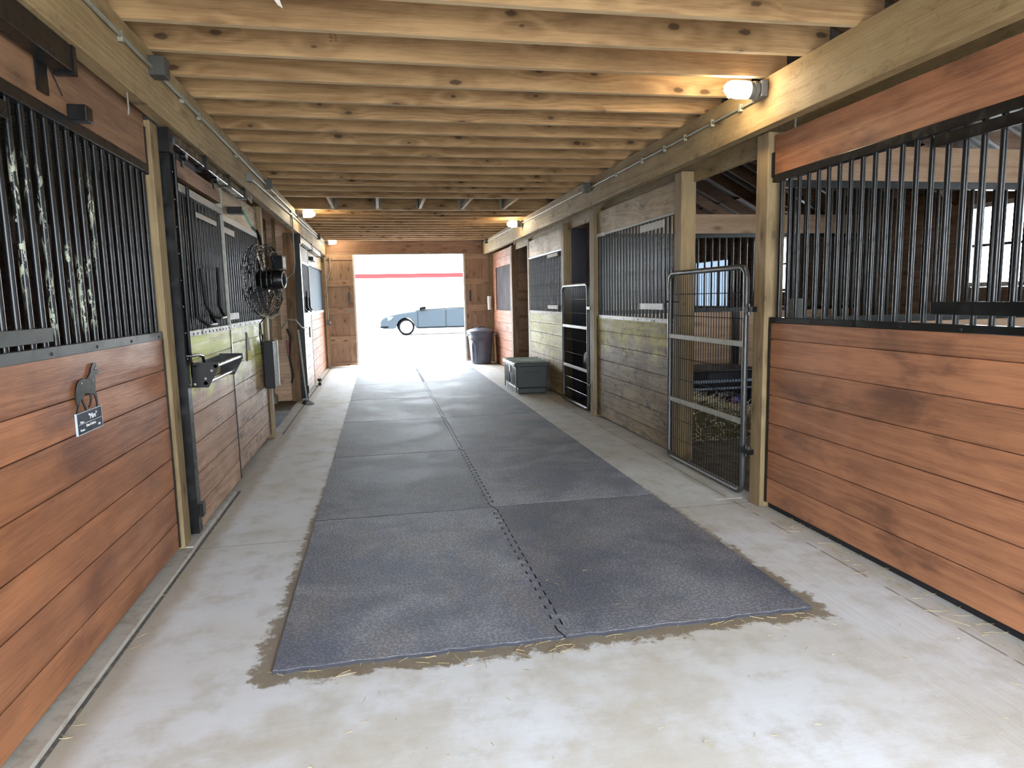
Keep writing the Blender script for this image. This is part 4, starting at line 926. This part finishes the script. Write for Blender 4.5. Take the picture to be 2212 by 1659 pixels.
# trash can
t = thing('trash_can', 'charcoal plastic trash can with domed lid by the far door', 'trash can', (2.30, 15.62, 0))
MB().lathe([(.225, 0), (.232, .02), (.27, .5), (.295, .70), (.31, .705), (.31, .74), (.29, .74)], (2.30, 15.62, 0), (0, 0, 1), 32).build('body', GREYP, t, smooth=True)
MB().lathe([(.32, .735), (.33, .75), (.325, .775), (.25, .81), (.12, .84), (.02, .85)], (2.30, 15.62, 0), (0, 0, 1), 32).build('lid', GREYP, t, smooth=True)
MB().tube([(2.22, 15.5, .835), (2.26, 15.56, .865), (2.34, 15.6, .865), (2.4, 15.62, .835)], .014, 8).build('lid_handle', GREYP, t, smooth=True)
for sx in (-1, 1): MB().box(2.30+sx*.29-.03, 2.30+sx*.29+.05*sx+.03, 15.56, 15.68, .66, .70).build('handle', GREYP, t)
def canpt(a, z, dr=.004):
    r = .232+(z-.02)/(.70-.02)*(.295-.232)+dr; return (2.30+r*math.cos(a), 15.62+r*math.sin(a), z)
for a0 in (-2.35, -1.15):
    MB().tube([canpt(a0-.2, .06), canpt(a0-.2, .42), canpt(a0-.13, .50), canpt(a0, .53), canpt(a0+.13, .50), canpt(a0+.2, .42), canpt(a0+.2, .06)], .008, 6).build('moulded_rib', GREYP, t, smooth=True)
MB().tube([canpt(-2.9, .56)]+[canpt(-2.9+i*.12, .56+.035*math.sin(i*.75)) for i in range(1, 20)], .007, 6).build('moulded_band', GREYP, t, smooth=True)

# green storage box
t = thing('storage_box', 'dark green plastic storage box on the floor right of the mats', 'storage box', (2.32, 10.85, 0))
cx0, cx1, cy0, cy1 = 2.065, 2.575, 10.30, 11.30
mb = MB(); mb.prism([(cx0+.02, cy0, .09), (cx1-.02, cy0, .09), (cx1, cy0, .44), (cx0, cy0, .44)], (0, cy1-cy0, 0)); mb.box(cx0+.03, cx1-.03, cy0+.015, cy1-.015, 0, .09)
mb.build('tub', GREENP, t, bevel=.012)
mb = MB(); mb.prism([(cx0-.03, cy0-.02, .43), (cx1+.03, cy0-.02, .43), (cx1+.03, cy0-.02, .49), (cx0+.02, cy0-.02, .50), (cx0-.03, cy0-.02, .485)], (0, cy1-cy0+.04, 0)); mb.build('lid', GREENP, t, bevel=.01)
for k in range(3): B(cx0-.02, cx1+.02, cy0+(cy1-cy0)*(k+1)/4-.008, cy0+(cy1-cy0)*(k+1)/4+.008, .496, .512).build('lid_ridge', flat('ridge_%d' % k, S(170, 180, 172), .4), t)
mb = MB()
for y in frange(cy0+.06, cy1-.06, .055):
    if abs(y-(cy0+cy1)/2) > .08: mb.box(cx0-.001, cx0+.012, y-.012, y+.012, .13, .40)
mb.box(cx0-.004, cx0+.012, cy0, cy0+.03, .02, .43); mb.box(cx0-.004, cx0+.012, cy1-.03, cy1, .02, .43); mb.build('moulded_slats', GREENP, t, bevel=.004)
B(cx0-.008, cx0+.012, 10.74, 10.86, .31, .43).build('lock_tab', BLACK, t, bevel=.004)
B(2.2, 2.44, cy0-.006, cy0+.01, .33, .36).build('grip', GREENP, t, bevel=.004); B(2.12, 2.52, cy0-.003, cy0+.01, .12, .14).build('moulded_band', GREENP, t)

# ------------------------------------------------------------------ outside
CG = .19
CARTRIM = flat('black_car_trim', S(7, 7, 8), .8, 0, .02, 0)
t = thing('parked_car', 'blue grey sedan parked outside beyond the far doorway', 'car', (2.3, 26.9, CG))
def carprof(): return [(0.02, .32), (.0, .48), (.06, .62), (.22, .72), (.7, .83), (1.15, .89), (1.35, .90), (3.9, 1.02), (4.5, .98), (4.62, .78), (4.6, .42), (4.45, .28), (4.15, .26), (.2, .26)]
def arch(cx, r, n=9): return [(cx+r*math.cos(PI*k/n), .30+r*math.sin(PI*k/n)) for k in range(n+1)]
low = [(4.15+0, .26)]
bp = [(.02, .34), (.0, .50), (.06, .62), (.22, .72), (.7, .83), (1.15, .89), (1.35, .91), (3.9, 1.02), (4.5, .98), (4.62, .78), (4.6, .42), (4.45, .26), (4.15, .26)]
bp += arch(3.72, .37)[0:] + [(3.3, .24), (1.4, .24)] + arch(.98, .37) + [(.5, .26), (.12, .26)]
def cp(p, y): return (p[0], y, CG+p[1])
mb = MB(); mb.prism([cp(p, 26.05) for p in bp], (0, 1.75, 0)); mb.build('body', CARP, t, bevel=.05, smooth=True)
gp = [(1.30, .89), (1.95, 1.30), (2.3, 1.40), (3.1, 1.42), (3.6, 1.32), (4.15, 1.0)]
mb = MB()
a = [mb.b.verts.new(cp(p, 26.10+.12*max(0, (p[1]-.95))/.5)) for p in gp]; b = [mb.b.verts.new(cp(p, 27.75-.12*max(0, (p[1]-.95))/.5)) for p in gp]
mb.b.faces.new(a); mb.b.faces.new(b[::-1])
for i in range(len(gp)): mb.b.faces.new((a[i], b[i], b[(i+1) % len(gp)], a[(i+1) % len(gp)]))
mb.build('cabin_shell', GLASSD, t, smooth=True)  # roof and pillars take reflective glass too, so sky glare whitens them
mb = MB(); mb.prism([cp((1.5, .96), 26.10), cp((1.98, 1.26), 26.16), cp((2.5, 1.34), 26.18), cp((2.5, 1.0), 26.11)], (0, -.012, 0)); mb.prism([cp((2.55, 1.0), 26.11), cp((2.55, 1.34), 26.18), cp((3.05, 1.34), 26.18), cp((3.5, 1.25), 26.16), cp((3.75, 1.05), 26.12)], (0, -.012, 0)); mb.build('side_window', GLASSD, t)
mb = MB(); mb.tube([cp((1.35, .925), 26.06), cp((2.5, .985), 26.04), cp((4.0, 1.03), 26.06)], .012, 6); mb.build('window_trim', CARTRIM, t)
B(1.36, 3.32, 26.035, 26.06, CG+.27, CG+.30).build('sill_trim', flat('sill_dark', S(6, 7, 8), .8, 0, .02, 0), t)
MB().tube([cp((1.52, 1.0), 25.98), cp((1.62, 1.02), 25.93), cp((1.72, 1.03), 25.95)], .05, 8).build('mirror', CARTRIM, t, smooth=True)
MB().prism([cp((.06, .60), 26.12), cp((.30, .73), 26.06), cp((.52, .72), 26.04), cp((.40, .60), 26.05), cp((.15, .54), 26.09)], (0, -.02, 0)).build('headlight', flat('headlight', S(60, 72, 84), .4, 0, .1, 0), t)
B(-.01, .30, 26.04, 26.1, CG+.30, CG+.36).build('bumper_trim', flat('bumper_dark', S(6, 7, 8), .8, 0, .02, 0), t)
B(2.50, 2.51, 26.035, 26.06, CG+.30, CG+.95).build('door_seam', CARTRIM, t); B(1.42, 1.43, 26.035, 26.06, CG+.32, CG+.90).build('door_seam', CARTRIM, t)
for x in (.98, 3.72):
    for y in (26.10, 27.72):
        MB().lathe([(.30, -.1), (.315, -.08), (.315, .08), (.30, .1)], (x, y+.08, CG+.315), (0, 1, 0), 28).build('tyre', TYRE, t, smooth=True)
        w = MB().lathe([(.225, -.105), (.235, -.10), (.235, .1)], (x, y+.08, CG+.315), (0, 1, 0), 28).build('wheel_rim', ALLOY, t, smooth=True)
t = thing('white_building', 'white building with red eave strip behind the parked car', 'building', (1.5, 36, .2))
B(-12, 16, 36, 42, .1, 2.75).build('wall', SIDING, t)
B(-12.3, 16.3, 35.6, 35.66, 2.68, 2.92).build('fascia', REDPAINT, t)
mb = MB(); mb.prism([(-12.4, 35.55, 2.90), (16.4, 35.55, 2.90), (16.4, 39, 4.6), (-12.4, 39, 4.6)], (0, 0, .06)); mb.build('roof', ROOFW, t)
B(2.4, 7.5, 35.93, 36, 2.22, 2.27).build('door_rail', GBOX, t); B(2.5, 5.0, 35.95, 36, .2, 2.2).build('sliding_door', SIDING, t)
t = thing('low_trough', 'low pale trough with dark top edge left of the parked car', 'trough', (-.5, 34, .2))
B(-.95, -.02, 33.8, 34.4, .2, .68).build('tub', flat('trough_pale', S(205, 205, 200), .6), t); B(-.97, .0, 33.78, 34.42, .68, .72).build('rim', GBOX, t)

# small pieces belong to the part they sit on
SUB = {'name_lettering': 'name_board', 'ruled_line': 'name_board', 'board_rim': 'name_board', 'flag_stripe': 'sticker', 'motor_label': 'motor', 'label_centre': 'motor', 'switch_label': 'switch_box',
       'lid_handle': 'lid', 'lid_ridge': 'lid', 'toggle': 'box', 'clip': 'pipe', 'glazing_bar': 'window_frame', 'foot_bracket': 'channel', 'head_bracket': 'channel', 'hinge': 'frame', 'latch': 'plank_panel',
       'edge_trim': 'plank_panel', 'door_seam': 'body', 'sill_trim': 'body', 'bumper_trim': 'body', 'headlight': 'body', 'mirror': 'body', 'side_window': 'cabin_shell', 'moulded_rib': 'body', 'moulded_slats': 'tub', 'lock_tab': 'lid', 'grip': 'tub',
       'screw_heads': ('sill_rail', 'horse_silhouette', 'channel', 'end_plate', 'side_board'), 'joist_hanger': 'block', 'rim_edge': 'tub_rim', 'collar': 'junction_box', 'cap': 'tank', 'recoil_cover': 'engine_block'}
base = lambda o: o.name.split('.')[0]
for root in [o for o in sc.objects if o.parent is None]:
    kids = list(root.children); by = {}
    for k in kids: by.setdefault(base(k), k)
    for k in kids:
        want = SUB.get(base(k))
        if base(k) == 'handle' and root.name.startswith('door_'): want = 'plank_panel'
        for w in ((want,) if isinstance(want, str) else want or ()):
            p = by.get(w)
            if p and p is not k and p.location.length < 1e-6: k.parent = p; break
    ty, wr = [k for k in kids if base(k) == 'tyre'], [k for k in kids if base(k) == 'wheel_rim']
    for a, b in zip(ty, wr): b.parent = a

# ------------------------------------------------------------------ light
wd = bpy.data.worlds.new('overcast_sky'); sc.world = wd; wd.use_nodes = True
bg = wd.node_tree.nodes['Background']; bg.inputs[0].default_value = (.84, .93, 1.0, 1); bg.inputs[1].default_value = 24.0
sc.view_settings.view_transform = 'Standard'; sc.view_settings.look = 'None'; sc.view_settings.gamma = 1.0; sc.view_settings.use_curve_mapping = False
sc.view_settings.exposure = 0.40
cy = sc.cycles
cy.use_denoising = True; cy.adaptive_threshold = .02; cy.max_bounces = 7; cy.diffuse_bounces = 5; cy.glossy_bounces = 3; cy.transmission_bounces = 4; cy.caustics_reflective = False; cy.caustics_refractive = False
cy.sample_clamp_indirect = 8.0
